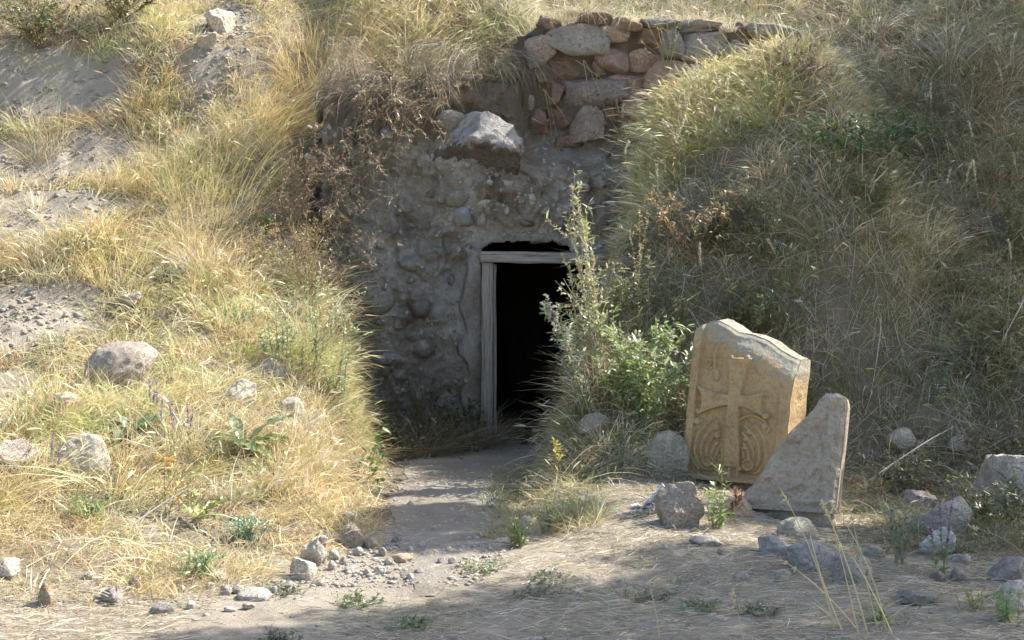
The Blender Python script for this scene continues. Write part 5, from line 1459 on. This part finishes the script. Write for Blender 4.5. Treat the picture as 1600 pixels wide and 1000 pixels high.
# brown withered climbers hanging on the rubble wall
for i, (x, z, dx, dz, lab) in enumerate([(.62, 3.36, .22, -.62, 'withered brown vine trailing down the rubble wall'), (.30, 3.10, .12, -.58, 'withered brown vine at the left end of the rubble wall'), (.95, 3.02, .06, -.42, 'short withered vine between the pink wall stones')]):
    weed('dry_vine', lab, 'vine', x, 12.40, [(dx, -.02, dz), (dx * .4, -.03, dz * .8), (dx * 1.5, -.02, dz * .55)], 920 + i, .004, (.36, .29, .18), (12, .045, .026, .25, 1, [(.30, .18, .09), (.38, .25, .12), (.22, .13, .07)], .35), None, z=z, twigs=3)
# brown shrubs on the left lip of the hollow
for i, (x, y, h, r_, lab, cols) in enumerate([(-1.80, 11.75, .50, .34, 'shrub with rusty seed heads on the left lip of the hollow', [(.40, .22, .14), (.48, .30, .20)]), (-1.72, 11.25, .38, .30, 'golden brown shrub below the rusty seed shrub', [(.42, .30, .12), (.34, .24, .10)]),
        (-1.50, 12.15, .50, .26, 'pale twiggy shrub against the left end of the doorway wall', [(.54, .46, .30), (.46, .36, .24)]), (-2.05, 10.95, .34, .30, 'tan seed shrub among the left bank tussocks', [(.50, .38, .20), (.58, .46, .28)]), (-1.55, 10.75, .32, .26, 'dark brown twiggy shrub in the shade left of the hollow', [(.22, .16, .10), (.28, .20, .12)]), (-1.42, 12.55, .40, .30, 'brown shrub in the turf above the doorway wall', [(.34, .25, .15), (.44, .34, .22)]),
        (-1.62, 11.0, .42, .30, 'dull olive shrub on the shaded rim of the hollow', [(.26, .22, .12), (.32, .28, .15)]), (-1.95, 11.45, .46, .34, 'reddish brown shrub left of the rusty seed shrub', [(.36, .24, .16), (.30, .20, .12)]), (-1.60, 11.95, .52, .30, 'dark twiggy shrub below the pale twiggy shrub', [(.26, .19, .12), (.34, .27, .18)]), (-1.35, 10.35, .36, .26, 'dry brown shrub on the rim behind the feathery weeds', [(.40, .31, .18), (.32, .25, .14)])]):
    weed('dry_shrub', lab, 'shrub', x, y, fan_tips(930 + i, 18, h, r_, .4, (.10, -.08)), 930 + i, .003, (.30, .22, .14), (16, .03, .009, .3, 1, cols + [(.30, .30, .14)], .2), (16, .016, .55, cols), twigs=8)
for i, (x, z, h, lab) in enumerate([(-1.30, 2.72, .50, 'brown brush hanging over the top left corner of the doorway wall'), (-1.45, 2.30, .48, 'brown brush spilling over the upper left edge of the doorway wall'), (-1.52, 1.85, .44, 'grey twiggy brush against the left edge of the doorway wall'), (-1.58, 1.40, .42, 'dim brush low on the left edge of the doorway wall'), (-1.05, 2.95, .40, 'tan brush drooping from the turf above the doorway wall')]):
    weed('hanging_brush', lab, 'brush', x, float(facade_y(np.array(x), np.array(z))) - .03, [(a_ * .42 + .16, -abs(b_) * .6 - .05, c_ * .5 - .06) for (a_, b_, c_) in np.random.RandomState(990 + i).normal(0, .55, (34, 3))], 990 + i, .003, (.34, .28, .19), (18, .05, .008, .2, 1, [(.42, .34, .20), (.32, .25, .15), (.52, .44, .29), (.28, .27, .14)], .3), (12, .016, .6, [(.46, .36, .22), (.38, .24, .16)]), z=z, twigs=6, spread=.14)
weed('dark_bush', 'dark leafy bush overhanging the bare earth at the bank top', 'bush', -4.45, 13.32, fan_tips(940, 30, .50, .75, .5, (.0, -.3)), 940, .005, (.18, .15, .09), (60, .05, .018, .2, 1, [(.09, .13, .05), (.14, .18, .06), (.24, .26, .09), (.20, .16, .08)], .2), twigs=6)
weed('dark_bush', 'dark tangled bush right of the overhanging bush at the bank top', 'bush', -3.75, 13.55, fan_tips(941, 26, .42, .55, .5, (.0, -.25)), 941, .005, (.18, .15, .09), (50, .05, .018, .2, 1, [(.12, .15, .05), (.20, .22, .08), (.30, .29, .12), (.24, .19, .10)], .2), twigs=6)
# weeds in the shade at the foot of the doorway wall
for i, (x, y, h, lab) in enumerate([(-1.05, 11.75, .50, 'dim withered weed at the foot of the doorway wall'), (-.75, 11.88, .46, 'dim weed left of the door post'), (-.48, 12.0, .36, 'dim leafy weed at the base of the plaster jamb'), (-.95, 11.2, .24, 'dark leafy weed at the left side of the hollow floor'), (-.62, 11.5, .18, 'low dark weed on the hollow floor before the wall'), (.38, 11.55, .34, 'dark weed at the right base of the door opening'), (.12, 11.95, .16, 'low weed on the door sill')]):
    weed('shade_weed', lab, 'weed', x, y, fan_tips(950 + i, 18, h, .26 if i < 5 else .16, .5), 950 + i, .003, (.22, .18, .11), (22, .06 if i in (2, 3, 4) else .035, .03 if i in (2, 3, 4) else .009, .15, 1, [(.09, .13, .06), (.14, .16, .08), (.22, .18, .11)], .25), (6, .014, .6, BROWN), twigs=4)

# crumpled litter by the triangular boulder
lit = empty('crumpled_wrapper', (.83, 8.06, tz(.83, 8.06))); lit.scale = (1.0, 1.0, 1.0); tag(lit, 'crumpled white plastic wrapper lodged behind the triangular boulder', 'litter')
for i, (dx, dz, w, h, rot) in enumerate([(.0, .08, .16, .075, -.7), (-.09, .025, .12, .04, .1)]):
    rng = np.random.RandomState(960 + i); P = np.zeros((16, 9, 3)); u, v = np.meshgrid(np.linspace(-.5, .5, 16), np.linspace(-.5, .5, 9), indexing='ij')
    P[..., 0] = u * w + .008 * fbm(u * 7, v * 7, seed=961 + i); P[..., 2] = v * h + .02 * fbm(u * 6, v * 6, seed=971 + i); P[..., 1] = .05 * np.abs(fbm(u * 8, v * 6, seed=981 + i)) + .02 * np.cos(v * 9)
    o = link('crumpled_fold', grid_mesh('crumpled_fold', P), M_PAPER, lit, smooth=False); o.location = (dx, -.02 * i, dz + .02); o.rotation_euler = (0, rot, .2)
    o.modifiers.new('thick', 'SOLIDIFY').thickness = .012

# ------------------------------------------------------------------ trees beside the clearing that throw the dappled shade
def tree(label, x, y, blobs, seed, leaves=6600, trunk=.16):
    rng = np.random.RandomState(seed); z0 = float(terrain(np.array(x), np.array(y)))
    root = empty('shade_tree', (x, y, z0)); tag(root, label, 'tree', 'trees beside the clearing')
    bl = np.array(blobs) - np.array([x, y, z0, 0, 0])
    zc = bl[:, 2].mean()
    st = Strips(); fork = np.array([.0, .0, zc * .55])
    st.tubes(np.array([[0, 0, -.2]]), np.array([[0, 0, 1.]]), zc * .62, trunk, np.array([[.04, .03, 0]]), np.array([(.17, .13, .095)]), 10, 9)
    link('trunk', st.mesh('trunk'), M_TWIG, root)
    s2 = Strips(); v = bl[:, :3] - fork; L = np.linalg.norm(v, axis=1); B = np.tile([0, 0, -.15], (len(v), 1))
    s2.tubes(np.tile(fork, (len(v), 1)), v / L[:, None] - B, L * 1.1, trunk * .5, B, np.array([(.17, .13, .095)]), 8, 6)
    k = 14 * len(v); i = rng.randint(0, len(v), k); t = rng.uniform(.5, 1, k)
    s2.tubes(fork + v[i] * t[:, None], unit(rng.normal(0, 1, (k, 3)) + np.array([0, 0, .3])), bl[i, 3] * rng.uniform(.5, .95, k), trunk * .12, rng.normal(0, .1, (k, 3)), np.array([(.17, .13, .095)]), 4, 4)
    link('limb', s2.mesh('limb'), M_TWIG, root)
    s3 = Strips()
    for b in bl:
        n = leaves; d = unit(rng.normal(0, 1, (n, 3))); rr = rng.uniform(.15, 1, n) ** .5
        p = d * rr[:, None] * np.array([b[3], b[3], b[4]]); q = p * 3.0 / b[3]
        ok = fbm(q[:, 0] + seed, q[:, 1] + b[0], q[:, 2], 2, seed=seed) > .02; p = p[ok] + b[:3]; n = len(p)
        s3.ribbons(p, unit(rng.normal(0, 1, (n, 3))), rng.uniform(.06, .11, n), rng.uniform(.035, .055, n), rng.normal(0, .15, (n, 3)), pal(rng, n, [(.07, .11, .035), (.10, .15, .05), (.13, .17, .06)], [1, 1, 1]), 2, leaf=True, rng=rng)
    link('crown', s3.mesh('crown'), M_LEAF, root, smooth=False)
tree('spreading tree standing right of the clearing, its shade on the straw floor', 6.3, 9.2, [(3.5, 7.4, 4.9, .75, .6), (4.5, 8.0, 5.0, .9, .8), (5.5, 8.6, 5.1, .95, .9), (6.5, 9.4, 5.2, .95, .9), (7.5, 9.7, 5.2, 1.0, .9), (5.9, 7.7, 4.8, .8, .8), (4.7, 6.9, 4.9, .7, .7), (4.3, 10.2, 5.1, .58, .5), (4.2, 10.75, 5.15, .36, .35)], 41)
tree('tree standing on the hill right of the bank, its shade on the bank grass', 8.8, 13.2, [(7.6, 13.0, 6.4, 1.1, .9), (8.8, 13.7, 7.0, 1.2, 1.1), (7.4, 14.1, 7.0, 1.0, .9), (8.2, 12.1, 6.0, 1.0, .9), (9.6, 12.9, 6.4, 1.1, 1.0), (6.6, 13.5, 6.7, 1.05, .9), (7.2, 14.9, 7.5, 1.1, .9)], 42)
